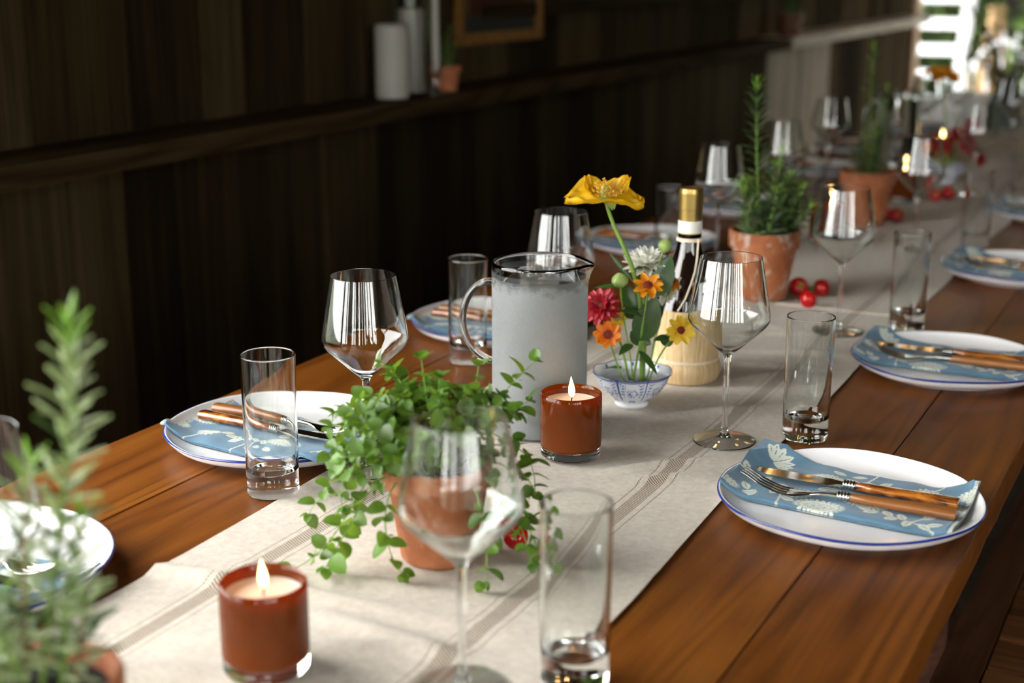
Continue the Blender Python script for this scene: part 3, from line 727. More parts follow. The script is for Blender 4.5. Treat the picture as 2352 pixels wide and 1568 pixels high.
cs[(np.abs(rr - .0055) < .0006) | (np.abs(rr - .0032) < .0005)] = [.5,.5,.44,1]; cs[(V[:,2] < .1955)] = [.5,.42,.15,1]; nb.c = cs
nb.build('paper_seal', M['paper'], fb)
MB().lathe(smoothp([(0,.0),(.036,.0),(.043,.004),(.0458,.014),(.0455,.022),(.0420,.029)], 3) + smoothp([(.0420,.031),(.0432,.045),(.0446,.07),(.0455,.098)], 3) + [(.0445,.0985),(.043,.096)], 72).build('straw_wrap', M['straw'], fb, angle=60)
MB().lathe([(.0420,.0282),(.0432,.0286),(.0434,.0318),(.0422,.0322)], 72).build('straw_band', M['strawband'], fb)
MB().lathe([(.0153,.1835),(.0172,.184),(.0172,.188),(.0153,.1885)], 40).build('cord_ring', M['strawband'], fb)
dc = lambda a, r, z: tuple(IR * (r * math.sin(a)) - IF * (r * math.cos(a)) + UP * z)
cp = [(.0178,.188),(.0215,.163),(.0275,.149),(.0345,.134),(.041,.115),(.0455,.100)]
MB().tube([dc(.55 - .95 * i / 5, r, z) for i, (r, z) in enumerate(cp)], .0012, 8).build('straw_cord', M['strawband'], fb)
lb = MB(); NU, NV = 90, 70                  # white back label, small grey print and a bar code
def rad(z): return float(np.interp(z, [.095,.112,.132,.148], [.0445,.0405,.0335,.0265]))
lb.grid(lambda u, v: dc(.05 + 1.6 * u, rad(.099 + .036 * v) + .0005, .099 + .036 * v), NU, NV)
Ug = np.repeat(np.linspace(0,1,NU+1), NV+1); Vg = np.tile(np.linspace(0,1,NV+1), NU+1); cs = np.tile(np.array([.74,.76,.8,1.]), (len(Ug), 1))
txt = (np.sin(Vg * 95) > .35) & (np.sin(Ug * 140 + np.floor(Vg * 15) * 2.1) * np.sin(Ug * 47 + 5 * np.floor(Vg * 15)) > -.25) & (Ug > .1) & (Ug < .62) & (Vg < .55) & (Vg > .08)
bar = (np.sin(Ug * 300) + np.sin(Ug * 190) > .2) & (Ug > .66) & (Ug < .92) & (Vg > .45) & (Vg < .92)
head = (np.abs(Vg - .62) < .03) & (Ug > .1) & (Ug < .55) & (np.sin(Ug * 110) > -.5) | (np.abs(Vg - .8) < .02) & (Ug > .12) & (Ug < .4) & (np.sin(Ug * 160) > 0)
cs[txt] = [.4,.42,.46,1]; cs[bar | head] = [.16,.17,.2,1]; lb.c = cs; lb.build('back_label', M['paper'], fb)['label'] = 'white back label with small print and bar code'

# ------------------------------------------------------------------ pots and plants
def pot_parts(r, Ht, Rt, Rb, mat, rimh=.022, seg=64):
    MB().lathe([(0,.0),(Rb-.003,.0),(Rb,.003),(Rt-.0055,Ht-rimh),(Rt-.001,Ht-rimh-.001),(Rt-.0005,Ht-rimh+.002),(Rt,Ht-.003),(Rt-.0015,Ht),(Rt-.0055,Ht),(Rt-.0075,Ht-.004),(Rt-.010,Ht-.016),(0,Ht-.016)], seg).build('pot', mat, r, angle=35)
    m = MB(); rs = Rt - .0085
    m.grid(lambda u, v: (rs * u * math.cos(v*2*PI), rs * u * math.sin(v*2*PI), Ht - .012 + .004 * (1 - u) + random.uniform(-.0015,.0015) * (0 < u < 1)), 8, 40)
    m.build('soil', M['soil'], r, angle=180)
def leaf_mesh(name, L, W, mat, fold=.25, bend=.25, nu=6, point=.8, rnd=.8):
    def fn(u, v):
        y = (v - .5) * 2; ww = W * .5 * (math.sin(PI * min(1, u ** point)) ** rnd if 0 < u < 1 else 0) + 1e-5
        return (L * u, y * ww, abs(y) * ww * fold - bend * L * u * u)
    return MB().grid(fn, nu, 4).mesh(name, mat, True, 180)
ORE = [leaf_mesh('leaf', .0165, .0145, M['oregano'], .3, .2, 8, .8, .55), leaf_mesh('leaf', .0130, .0115, M['oregano'], .35, .1, 8, .8, .55), leaf_mesh('leaf', .0195, .0160, M['oregano'], .2, .3, 8, .8, .6)]
def to_mesh_matrix(me, mt, mb):
    vs = [mt @ v.co for v in me.vertices]; mb.add(vs, [tuple(p.vertices) for p in me.polygons])

r = empty('potted_oregano', (-.618, 1.053, ZS)); tag(r, 'terracotta pot of trailing bright green oregano on the runner', 'potted plant')
pot_parts(r, .094, .052, .036, M['terra'], .02)
random.seed(11); stems = []
def st(*pts): stems.append([L3(*p) for p in pts])
for k in range(64):                         # the mound
    az = 2 * PI * k / 64 * 2.4 + random.uniform(-.3, .3); rr = random.uniform(.01, .036); ln = random.uniform(.03, .066); hh = random.uniform(.108, .162)
    ca, sa = math.cos(az), math.sin(az); cx = -.020
    droop = random.uniform(-.02, .015) if ln < .05 else random.uniform(-.04, 0)
    st((rr*.5*ca, rr*.5*sa, .082), (rr*ca + cx*.4, rr*sa, hh), ((rr+ln)*ca + cx, (rr+ln)*sa*.8, hh + droop))
for tip in [(-.014,.0,.188), (-.035,.01,.150), (.0,.02,.165), (-.03,-.02,.16)]: st((0,0,.085), (tip[0]*.6, tip[1], tip[2]*.7), tip)
st((.01,.01,.085), (.03,.03,.13), (.036,.035,.172)); st((.02,.01,.085), (.045,.03,.13), (.058,.035,.150), (.088,.05,.172)); st((.02,.01,.085), (.05,.03,.12), (.082,.045,.135))
st((.02,.0,.085), (.06,.02,.12), (.09,.03,.095), (.088,.02,.055)); st((.03,-.01,.085), (.07,.0,.11), (.092,-.005,.07), (.098,-.012,.03))
st((-.02,0,.085), (-.065,-.01,.11), (-.075,-.02,.06), (-.085,-.04,.025), (-.128,-.06,.012)); st((-.03,.01,.085), (-.08,0,.10), (-.105,-.01,.07), (-.118,-.01,.045))
st((-.03,-.01,.085), (-.06,-.03,.10), (-.07,-.04,.05), (-.09,-.055,.03), (-.098,-.06,.014)); st((-.02,-.02,.085), (-.045,-.045,.1), (-.05,-.06,.06), (-.045,-.062,.03), (-.03,-.066,.012))
st((.03,-.02,.085), (.06,-.04,.10), (.075,-.05,.05), (.085,-.045,.012)); st((.02,-.03,.085), (.04,-.055,.095), (.05,-.075,.04), (.042,-.085,.008)); st((.03,-.02,.085), (.07,-.035,.09), (.085,-.04,.03), (.098,-.05,.01))
st((-.03,0,.085), (-.06,.0,.13), (-.088,.0,.118), (-.098,-.005,.10)); st((-.03,-.01,.085), (-.07,-.02,.12), (-.09,-.03,.09), (-.085,-.03,.06))
leaves = []
for P in stems:
    pts = bez(P, 14); so = MB().tube(pts, [.0009 * (1 - .5 * i / 14) for i in range(15)], 5).build('stem', M['stemg'], r)
    ln = sum((b - a).length for a, b in zip(pts, pts[1:])); nn = max(3, int(ln / .016)); spin = random.random() * 3
    for k in range(nn):
        f = .35 + .65 * (k + 1) / nn; i = min(13, int(f * 14)); d = (pts[i+1] - pts[i]).normalized(); p = pts[i+1] if f > .99 else pts[i]
        side = d.cross(UP); side = side.normalized() if side.length > .05 else IR
        side = (Matrix.Rotation(spin + k * PI / 2, 3, d) @ side); last = k == nn - 1
        for sgn in ((1, -1) if not last else (1, -1, 2, -2)):
            dd = (side * (1 if sgn > 0 else -1) if abs(sgn) == 1 else side.cross(d) * (1 if sgn > 0 else -1)) + d * (.35 if not last else .9) + UP * .1
            leaves.append((p, dd, UP * .8 + d * .4 + Vector((random.uniform(-.4,.4), random.uniform(-.4,.4), 0)), random.uniform(.7, 1.1) * (1 if not last else .75), so))
vis = sorted(range(len(leaves)), key=lambda i: leaves[i][0].dot(Vector((.35,-.6,.9))) + (.2 if leaves[i][0].z < .08 else 0), reverse=True)
keep = set(vis[:295]); mb = MB()
for i, (p, d, nrm, s_, so) in enumerate(leaves):
    if p.z < .012: p = Vector((p.x, p.y, .012))
    mt = Matrix.Translation(p) @ frame(d, nrm) @ Matrix.Scale(s_, 4); me = ORE[i % 3]
    if i in keep: put('leaf', me, so, mat4=mt)
    else: to_mesh_matrix(me, mt, mb)
o = mb.build('inner_foliage', M['oregano'], r, angle=180); o['kind'] = 'stuff'

def needle_mesh(L, W, mat, bend=.15):
    vs = []; N = 4
    for i in range(N + 1):
        u = i / N; ww = W * .5 * (1 - abs(2 * u - .9) ** 3 * .8) if i < N else W * .12; z = bend * L * u * (1.6 - u)
        vs += [(L*u, -ww, z), (L*u, 0, z + W * .25), (L*u, ww, z), (L*u, 0, z - W * .12)]
    fs = [(i*4+k, (i+1)*4+k, (i+1)*4+(k+1) % 4, i*4+(k+1) % 4) for i in range(N) for k in range(4)]
    return MB().add(vs, fs).mesh('needle', mat, True, 50)
ND = [needle_mesh(.024, .0032, M['rosemary']), needle_mesh(.023, .0032, M['rosepale']), needle_mesh(.019, .0026, M['rosetip'])]
ND_WIDE = [needle_mesh(.024, .0042, M['rosemary']), needle_mesh(.024, .0046, M['rosebacklit']), needle_mesh(.022, .0042, M['rosetip'])]
def rosemary(x, y, Ht, Rt, Rb, mat, sprigs, label, single, dens=1.0, seed=1, z=ZS, big=1.0, pale=.3, nd=None):
    nd = nd or ND
    r = empty('potted_rosemary', (x, y, z)); tag(r, label, 'potted plant'); random.seed(seed); pot_parts(r, Ht, Rt, Rb, mat, Ht * .23)
    todo = []
    for P in sprigs:
        P = [L3(*p) for p in P]; pts = bez(P, 16)
        so = MB().tube(pts, [.0016 * big * (1 - .6 * i / 16) for i in range(17)], 6).build('stem', M['stemb'] if random.random() < .3 else M['stemg'], r)
        ln = sum((b - a).length for a, b in zip(pts, pts[1:])); nn = int(ln / .0062 * dens); az = random.random() * 6
        for k in range(nn):
            f = .12 + .88 * k / nn; q = f * 16; i = min(15, int(q)); p = pts[i].lerp(pts[i+1], q - i); d = (pts[i+1] - pts[i]).normalized()
            s0 = d.cross(IF); s0 = s0.normalized() if s0.length > .05 else IR
            for h in (0, 1):
                az2 = az + k * 1.25 + h * PI; out = Matrix.Rotation(az2, 3, d) @ s0
                up = .3 + .8 * f ** 4 + random.uniform(-.2, .2)
                me = nd[2] if f > .9 else (nd[1] if random.random() < pale else nd[0])
                todo.append((me, Matrix.Translation(p) @ frame(out + d * up, d - out * .3) @ Matrix.Scale(big * random.uniform(.7, 1.1) * (1 - .3 * f ** 4), 4), so))
    random.shuffle(todo)
    rest = {}
    for i, (me, mt, so) in enumerate(todo):
        if i < single: put('needle', me, so, mat4=mt)
        else: to_mesh_matrix(me, mt, rest.setdefault(me.materials[0].name, MB()))
    for nm, mb in rest.items(): o = mb.build('foliage', bpy.data.materials[nm], r); o['kind'] = 'stuff'
    return r
# the big one at the front edge of the picture
rosemary(-.607, .56, .115, .048, .034, M['terra'], [[(-.004,0,.09), (.012,.0,.2), (.034,0,.26), (.034,0,.338)], [(-.01,0,.1), (-.01,0,.17), (.004,.0,.255)], [(.01,0,.1), (.018,.0,.16), (.032,0,.225)], [(0,-.01,.1), (-.03,0,.15), (-.045,0,.20)],
          [(-.012,.01,.1), (-.035,.01,.17), (-.055,.01,.25)], [(.015,.01,.1), (.025,.0,.14), (.03,0,.165)], [(-.02,-.01,.1), (-.03,0,.13), (-.025,0,.17)]],
         'terracotta pot of pale tall rosemary at the front of the runner', 298, 1.1, 4, ZS, 1.2, .8, ND_WIDE)
def bush(n, hmax, spread, seed, lead):
    rg = random.Random(seed); out = list(lead)
    for k in range(n):
        az = rg.uniform(0, 2*PI); s_ = rg.uniform(.3, 1) * spread; h = rg.uniform(.45, 1) * hmax * (1.15 - .5 * s_ / spread)
        out.append([(.012*math.cos(az), .012*math.sin(az), .085), (s_*.45*math.cos(az), s_*.45*math.sin(az), .085 + h*.4), (s_*math.cos(az), s_*math.sin(az)*.8, .10 + h)])
    return out
rosemary(-.675, 2.2, .112, .0575, .038, M['terrac_old'], bush(30, .13, .078, 5, [[(-.005,0,.09), (-.018,0,.2), (-.022,0,.28), (-.024,0,.352)], [(.01,0,.09), (.02,0,.15), (.022,0,.25)], [(0,.0,.09), (.008,0,.16), (.012,.0,.22)], [(-.01,0,.09), (-.03,0,.14), (-.045,0,.19)]]),
         'bushy rosemary in a weathered terracotta pot beside the loose cherry tomatoes', 298, 1.15, 6, ZS, 1.2, .28)
rosemary(-.69, 2.945, .112, .058, .038, M['terra'], bush(14, .13, .045, 9, [[(0,0,.09), (-.006,0,.2), (-.004,0,.30), (-.004,0,.375)], [(.01,0,.09), (.025,0,.17), (.03,0,.29)]]),
         'smaller rosemary in a clean terracotta pot farther along the runner', 200, 1.1, 8, ZS, 1.0, .15)

# ------------------------------------------------------------------ bowl and cut flowers
BWL = Vector((-.640, 1.565, ZS))
bo_o = smoothp([(.0205,.0),(.0215,.002),(.0212,.006),(.0235,.0085),(.034,.0175),(.0415,.0275),(.0460,.0375),(.0490,.0425)], 5)
bo_i = smoothp([(.0484,.0430),(.0452,.038),(.0405,.0275),(.032,.0175),(.02,.0115),(0,.0105)], 4)
BLU = np.array([.06,.12,.36,1])
def flower_bowl(x, y, label):
    r = empty('porcelain_bowl', (x, y, ZS)); tag(r, label, 'bowl'); n = 300; m = MB()
    prof = [(0,.002),(.018,.002),(.0205,.0)] + bo_o + bo_i; m.lathe(prof, n, raw=True)
    def wob(v):
        t_ = math.atan2(v[1], v[0]); q = math.hypot(v[0], v[1]); k = max(0, (q - .03) / .019); return (v[0] * (1 + .018*k*math.cos(8*t_)), v[1] * (1 + .018*k*math.cos(8*t_)), v[2] + .0006*k*math.cos(8*t_))
    V = np.array(m.v); th = np.arctan2(V[:,1], V[:,0]); z = V[:,2]; q = np.hypot(V[:,0], V[:,1])
    outer = np.zeros(len(V), bool); nver = 1 + 2 * n; outer[nver:nver + len(bo_o) * n] = True
    c = np.tile(np.array([.74,.77,.82,1.]), (len(V), 1)); pan = (th / (2*PI) * 8) % 1; L = (pan - .5) * q * 2 * PI / 8
    blue = outer & (z > .012) & (np.abs(pan - .5) > .47); zz = (z - .025)
    blue |= outer & (np.abs(z - .0405) < .0008); blue |= outer & (np.abs(z - .0145) < .0004)
    ros = np.hypot(L, zz * 1.15) ; ra = np.arctan2(zz, L)
    blue |= outer & (np.abs(ros - .0062) < .0009) & (np.sin(ra * 14) > -.3); blue |= outer & (ros < .0045) & (ros > .001) & (np.sin(ra * 8 + ros * 900) > .35)
    wig = np.abs(((z + .0011 * np.sin(np.abs(L) * 700)) * 230) % 1 - .5) < .17
    blue |= outer & (z > .0165) & (z < .0385) & (np.abs(L) > .0078) & (np.abs(pan - .5) < .43) & wig
    blue |= outer & (z > .0085) & (z < .0125) & (np.abs(L) < .004) & (np.abs(np.hypot(L, (z - .0105) * 3) - .0035) < .001)
    inner = np.zeros(len(V), bool); inner[nver + len(bo_o) * n:] = True
    blue |= inner & (z > .0365) & (np.abs(pan - .5) < .06) & (z < .0415)
    c[blue] = BLU * [1,1,1,1]; m.c = c; m.v = [wob(v) for v in m.v]; m.build('dish', M['porcelain'], r, angle=60)
    rm = MB().tube([wob((.0489 * math.cos(2*PI*k/120), .0489 * math.sin(2*PI*k/120), .0428)) for k in range(121)], .0007, 6, False); o = rm.build('rim', M['cobalt'], r)
    MB().lathe([(.0435,.0335),(0,.0335)], 64).build('water', M['water'], r); return r
flower_bowl(BWL.x, BWL.y, 'small blue and white patterned bowl holding cut flowers')
def petal_mesh(L, W, mat, cup=.25, bend=.1, tipnotch=0, crinkle=0, nu=7, nv=6, seed=0, shape=.75):
    rg = random.Random(seed); ph = [rg.uniform(0, 6) for _ in range(4)]
    def fn(u, v):
        y = (v - .5) * 2; wv_ = W * .5 * (.22 * (1 - u) + math.sin(PI * min(.985, .04 + .93 * u ** shape)) ** .6)
        x = L * u * (1 - tipnotch * (1 - abs(y)) * u) - (1 - abs(y) < .01) * 0
        z = cup * wv_ * y * y - bend * L * u * u
        if crinkle: z += crinkle * u * (math.sin(y * 9 + ph[0] + u * 5) + .7 * math.sin(y * 17 + ph[1]) * u + .5 * math.sin(u * 16 + y * 4 + ph[2])); x += crinkle * u * u * math.sin(y * 13 + ph[3])
        return (x, y * wv_, z)
    return MB().grid(fn, nu, nv).mesh('petal', mat, True, 180)
PX = 1 / 1851.
def bp_(x, y, b=0):                         # place in the upright plane of the bowl, metres from its foot
    return ((x - 1450) * PX, b, (938 - y) * PX * 1.02 - b * .2)
def flower(name, label, path, facing, layers, disc, stem_r=.0011, origin=BWL, stem_mat='stemg', discmat='disc', group=None, cat='flower'):
    r = empty(name, tuple(origin)); tag(r, label, cat, group)
    P = [L3(*p) for p in path]; pts = bez(P, 18)
    MB().tube(pts, [stem_r * (1.15 - .3 * i / 18) for i in range(19)], 8).build('stem', M[stem_mat], r)
    head = pts[-1]; ax = L3(*facing).normalized(); fm = frame(ax.orthogonal(), ax)
    for (n, me, tilt, r0, z0, off) in layers:
        for k in range(n):
            a = 2 * PI * (k + off) / n + random.uniform(-.08, .08); tl = tilt + random.uniform(-.12, .12)
            d = Vector((math.cos(a) * math.cos(tl), math.sin(a) * math.cos(tl), math.sin(tl))); nn = Vector((-math.cos(a) * math.sin(tl), -math.sin(a) * math.sin(tl), math.cos(tl)))
            mt = fm.copy(); q = fm @ Matrix.Translation((r0 * math.cos(a), r0 * math.sin(a), z0)) @ frame(d, nn)
            put('petal', me[k % len(me)] if isinstance(me, list) else me, r, mat4=Matrix.Translation(head) @ q)
    if disc:
        m = MB().lathe(smoothp([(0,-.001),(disc,-.0005),(disc * 1.05,disc * .35),(disc * .6,disc * .8),(0,disc * .9)], 3), 20)
        for k in range(26):
            a = k * 2.4; q = disc * math.sqrt(k / 26); zt = disc * (.95 - .5 * (q / disc) ** 2)
            m.tube([(q*math.cos(a), q*math.sin(a), zt * .6), (q*1.12*math.cos(a), q*1.12*math.sin(a), zt + disc * .22)], [disc*.10, disc*.13], 5)
        m.v = [fm @ Vector(v) for v in m.v]; m.build('flower_centre', M[discmat], r, tuple(head))
    return r, pts, fm
def add_leaf(r, a, b, W, nrm=(0,-.6,.8), bend=.15, fold=.25, mat='flleaf', point=.8):
    a, b = L3(*a), L3(*b); L = (b - a).length; put('leaf', leaf_mesh('leaf', L, W, M[mat], fold, bend, 10, point), r, mat4=Matrix.Translation(a) @ frame(b - a, L3(*nrm)))
random.seed(5)
base = lambda x, b=0: ((x - 1450) * PX, b, .013)
# orange zinnia, golden zinnia, yellow daisy: small open flowers turned to the light
po = petal_mesh(.0155, .0095, M['zorange'], .3, .05, .12, 0); pg = petal_mesh(.0165, .0085, M['zgold'], .3, .1, .12); py = petal_mesh(.0165, .0082, M['zyellow'], .25, .08, .15)
f1, p1, _ = flower('zinnia', 'small orange red zinnia low above the bowl rim', [base(1440), bp_(1418, 850), bp_(1402, 815), bp_(1391, 776, -.012)], (-.15, -.9, .45), [(9, po, .25, .0035, 0, 0), (7, po, .5, .003, .001, .5)], .0052)
f2, p2, _ = flower('zinnia', 'golden zinnia standing mid height above the bowl', [base(1452, .01), bp_(1456, 830, -.005), bp_(1474, 740, -.02), bp_(1476, 666, -.022)], (.0, -.55, .8), [(8, pg, .12, .003, 0, 0), (6, pg, .45, .003, .001, .5)], .0055, .0014)
f3, p3, _ = flower('daisy', 'bright yellow daisy leaning out over the bowl edge', [base(1484), bp_(1490, 850, -.008), bp_(1515, 800, -.018), bp_(1552, 764, -.02)], (.18, -.95, .15), [(9, py, .12, .003, 0, 0), (7, py, .25, .003, .0008, .5)], .0045)
add_leaf(f3, bp_(1530, 782, -.015), bp_(1494, 782, -.03), .011); add_leaf(f3, bp_(1516, 800, -.012), bp_(1533, 772, -.02), .016, (0,-.9,.3))
add_leaf(f1, bp_(1425, 855), bp_(1385, 852, .03), .012, (0,-.2,1)); 
# red zinnia behind the pitcher edge
zr = [petal_mesh(.021, .0085, M['zred'], .25, .2, .05), petal_mesh(.018, .008, M['zred'], .3, .15, .05), petal_mesh(.013, .007, M['zred'], .3, .05)]
f4, p4, _ = flower('zinnia', 'large crimson zinnia peeping past the pitcher', [base(1446, .012), bp_(1440, 840, .012), bp_(1420, 770, .012), bp_(1378, 712, .006)], (-.35, -.8, .5), [(14, zr[0], -.15, .004, 0, 0), (13, zr[0], .12, .004, .001, .5), (12, zr[1], .4, .0035, .0025, 0), (9, zr[2], .8, .003, .004, .5)], .005, .0014)
# white dahlia
dw = [petal_mesh(.027, .0105, M['dahlia'], .6, -.05, 0, 0, 7, 4, 0, .6), petal_mesh(.022, .0095, M['dahlia'], .7, -.1, 0, 0, 7, 4, 0, .6), petal_mesh(.014, .007, M['dahlia'], .8, -.1, 0, 0, 7, 4, 0, .6)]
f5, p5, _ = flower('dahlia', 'white dahlia behind the golden zinnia', [base(1470, .01), bp_(1472, 800, .015), bp_(1478, 700, .02), bp_(1478, 622, .016)], (.12, -.15, 1), [(14, dw[0], -.1, .003, 0, 0), (14, dw[0], .25, .003, .001, .5), (12, dw[1], .6, .003, .002, 0), (10, dw[1], .9, .003, .003, .5), (8, dw[2], 1.2, .002, .004, 0)], .004, .0016, discmat='bud')
for k, (x1, y1) in enumerate([(1452, 655), (1505, 650), (1470, 668), (1490, 662), (1448, 630), (1512, 632)]): add_leaf(f5, bp_(1478, 630, .012), bp_(x1, y1, -.004), .012, (0,-.8,.2), .1)
f5b, _, _ = flower('dahlia', 'small white dahlia half hidden at the flask side', [base(1486, .02), bp_(1500, 800, .03), bp_(1515, 720, .03), bp_(1524, 672, .022)], (.5, -.5, -.2), [(10, dw[1], .1, .002, 0, 0), (8, dw[2], .6, .002, .002, .5)], .003, .001, discmat='bud')
# poppy on its thick curved stem
pp = [petal_mesh(.046, .054, M['poppy'], .35, .25, .06, .0036, 22, 22, 3, .8), petal_mesh(.043, .046, M['poppy'], .2, .30, .05, .0034, 22, 22, 8, .8), petal_mesh(.036, .034, M['poppy'], .3, -.3, .05, .0034, 22, 22, 5, .8), petal_mesh(.020, .016, M['bud'], .3, .3, 0, .001, 8, 8, 6)]
f6 = empty('poppy', tuple(BWL)); tag(f6, 'tall yellow poppy on a curved green stem', 'flower')
pts = bez([L3(*base(1472)), L3(*bp_(1472, 800, -.004)), L3(*bp_(1476, 700, 0)), L3(*bp_(1462, 610, .0)), L3(*bp_(1400, 560, .0)), L3(*bp_(1382, 474, 0))], 24)
MB().tube(pts, [.0034 * (1.15 - .5 * i / 24) for i in range(25)], 10).build('stem', M['stemg'], f6)
hd = pts[-1]
for me, d, n in [(pp[0], (-.95,-.1,.16), (-.1,-.35,.9)), (pp[1], (.92,-.2,.10), (.05,-.3,.9)), (pp[2], (.8,.5,.30), (-.3,-.4,.8)), (pp[3], (.35,-.8,-.25), (0,-.3,.9)), (pp[2], (-.6,.7,.25), (.2,-.4,.9))]:
    put('petal', me, f6, mat4=Matrix.Translation(hd + L3(0, 0, .002)) @ frame(L3(*d), L3(*n)))
m = MB().lathe(smoothp([(0,0),(.005,.003),(.0068,.010),(.006,.016),(0,.019)], 3), 16); m.build('ovary', M['bud'], f6, tuple(hd))
m = MB(); random.seed(2)
for k in range(150):
    a = random.uniform(0, 2*PI); e = random.uniform(.25, 1.35); L = random.uniform(.014, .024); d = Vector((math.cos(a)*math.cos(e), math.sin(a)*math.cos(e), math.sin(e)))
    m.tube([d*.004, d*L*.6 + Vector((0,0,.001)), d*L], .00022, 4); m.lathe([(0,-.0012),(.0009,-.0004),(.0009,.0006),(0,.0013)], 5, tuple(d*L))
m.v = [L3(v[0], v[1], v[2]) for v in m.v]; o = m.build('stamen_cluster', M['stamen'], f6, tuple(hd + L3(.002,-.002,.002))); o['kind'] = 'stuff'
# buds
def budf(label, path, R, L, sr):
    r = empty('flower_bud', tuple(BWL)); tag(r, label, 'flower bud'); pts = bez([L3(*p) for p in path], 14); MB().tube(pts, sr, 8).build('stem', M['stemg'], r)
    d = (pts[-1] - pts[-2]).normalized(); fm = frame(d.orthogonal(), d)
    for k in range(6):
        def fn(u, v, k=k):
            t_ = 2*PI*(k + (v - .5) * 1.25) / 6; rr = R * math.sin(PI * min(1, .06 + u * .94)) ** .7 * (1 + .05 * (k % 2)); return fm @ Vector((rr*math.cos(t_), rr*math.sin(t_), L*u))
        MB().grid(fn, 8, 5).build('sepal', M['bud'], r, tuple(pts[-1]), angle=180)
    return r
b1 = budf('round green bud left of the golden zinnia', [base(1456, .006), bp_(1450, 830, .006), bp_(1425, 740, .004), bp_(1418, 668, -.006)], .0098, .019, .001)
b2 = budf('pale pointed bud above the broad dark leaf', [base(1478, .008), bp_(1478, 760, .01), bp_(1490, 660, .004), bp_(1512, 590, 0)], .0082, .018, .0011)
add_leaf(f2, bp_(1500, 690, -.005), bp_(1530, 598, -.002), .026, (-.15,-1,.15), .12, .2); add_leaf(f2, bp_(1462, 790, -.012), bp_(1496, 690, -.02), .034, (-.1,-1,.25), .12, .2)
add_leaf(f4, bp_(1440, 670, .0), bp_(1358, 662, -.002), .011, (0,-.3,.9), .12); add_leaf(f4, bp_(1428, 665, .004), bp_(1462, 745, -.004), .022, (.3,-1,.2), .1); add_leaf(f2, bp_(1466, 735, -.016), bp_(1430, 706, -.03), .010, (0,-.5,.9), .45)
add_leaf(b1, bp_(1450, 800, .004), bp_(1418, 812, -.012), .012, (0,-.4,.9), .3); add_leaf(b1, bp_(1436, 740, .008), bp_(1462, 700, .0), .02, (.2,-1,.2)); add_leaf(b2, bp_(1462, 812, -.01), bp_(1504, 856, -.03), .010, (0,-.4,.9), .2); add_leaf(b2, bp_(1482, 700, .01), bp_(1504, 760, .01), .03, (0,-1,.1)); add_leaf(b1, bp_(1445, 770, .01), bp_(1490, 800, .0), .022, (0,-1,.2)); add_leaf(b2, bp_(1450, 660, .01), bp_(1392, 590, .02), .006, (0,-1,.3), -.1)
flower('zinnia', 'small yellow zinnia against the dark wine flask', [base(1482, .012), bp_(1500, 800, .02), bp_(1520, 720, .025), bp_(1540, 656, .016)], (.45, -.4, .7), [(8, petal_mesh(.012, .007, M['zgold'], .3, .3), .0, .002, 0, 0)], .003, .0008)
flower('zinnia', 'half open greenish yellow zinnia between red zinnia and golden zinnia', [base(1450, .014), bp_(1436, 850, .016), bp_(1425, 800, .016), bp_(1414, 740, .01)], (-.1, -.8, .5), [(8, petal_mesh(.011, .007, M['zyellow'], .3, .1), .3, .002, 0, 0)], .004, .001, discmat='bud')

# ------------------------------------------------------------------ cherry tomatoes
T_ME = [MB().lathe(smoothp([(0,.0),(.008,.0006),(.0138,.006),(.0152,.0135),(.0132,.021),(.007,.0258),(.0015,.0255),(0,.0248)], 4), 32).mesh('fruit', M['tomato'])]
cm = MB()
for k in range(5):
    a = 2*PI*k/5; cm.tube([(0,0,.0252), (.004*math.cos(a), .004*math.sin(a), .0272), (.009*math.cos(a), .009*math.sin(a), .0262)], [.0011,.0009,.0002], 5)
cm.tube([(0,0,.025), (.001,0,.031), (.004,.001,.035)], .0009, 6)
T_CA = cm.mesh('calyx', M['stemg'])
def tomato(x, y, label, rx=0, ry=0, s=1, group=None):
    r = empty('cherry_tomato', (x, y, TZ + .0035)); r.scale = (s, s, s); tag(r, label, 'tomato', group)
    mt = Matrix.Translation((0,0,.0135)) @ Matrix.Rotation(rx, 4, 'X') @ Matrix.Rotation(ry, 4, 'Y') @ Matrix.Translation((0,0,-.0135))
    put('fruit', T_ME[0], r, mat4=mt); put('calyx', T_CA, r, mat4=mt); return r
tomato(-.627, 2.244, 'red cherry tomato resting against the weathered rosemary pot', 1.0, .5, 1.05)
tomato(-.590, 2.172, 'red cherry tomato lying nearest the runner hem', -1.2, -.4, .88)
tomato(-.594, 2.262, 'red cherry tomato lying apart towards the wine glass', 1.4, -.9, .92)
tomato(-.641, 3.02, 'red cherry tomato in front of the smaller rosemary pot', 1, .4, .95); tomato(-.665, 3.03, 'red cherry tomato touching the smaller rosemary pot', -.8, .4, .8)
tomato(-.566, 1.105, 'red cherry tomato behind the oregano leaves', .9, .4, .8)
tomato(-.62, 3.32, 'red cherry tomato beside the far candle past the smaller rosemary', .9, .4, 1); tomato(-.6, 3.37, 'second red cherry tomato beside the far candle past the smaller rosemary', .2, .9, 1)
for i, (x, y, a, lab) in enumerate([(-.655, 2.165, .4, 'loose green leaf at the foot of the weathered rosemary pot'), (-.605, 2.205, 1.2, 'loose green leaf lying between the cherry tomatoes'), (-.640, 2.150, 2.4, 'loose green leaf lying at the runner hem')]):
    o = put('herb_leaf', leaf_mesh('herb_leaf', .016, .006, M['stemg'], .2, .1, 6), None, (x, y, TZ + .0058)); o.rotation_euler = (0, 0, a)
    tag(o, lab, 'leaf', 'loose leaves by the tomatoes')

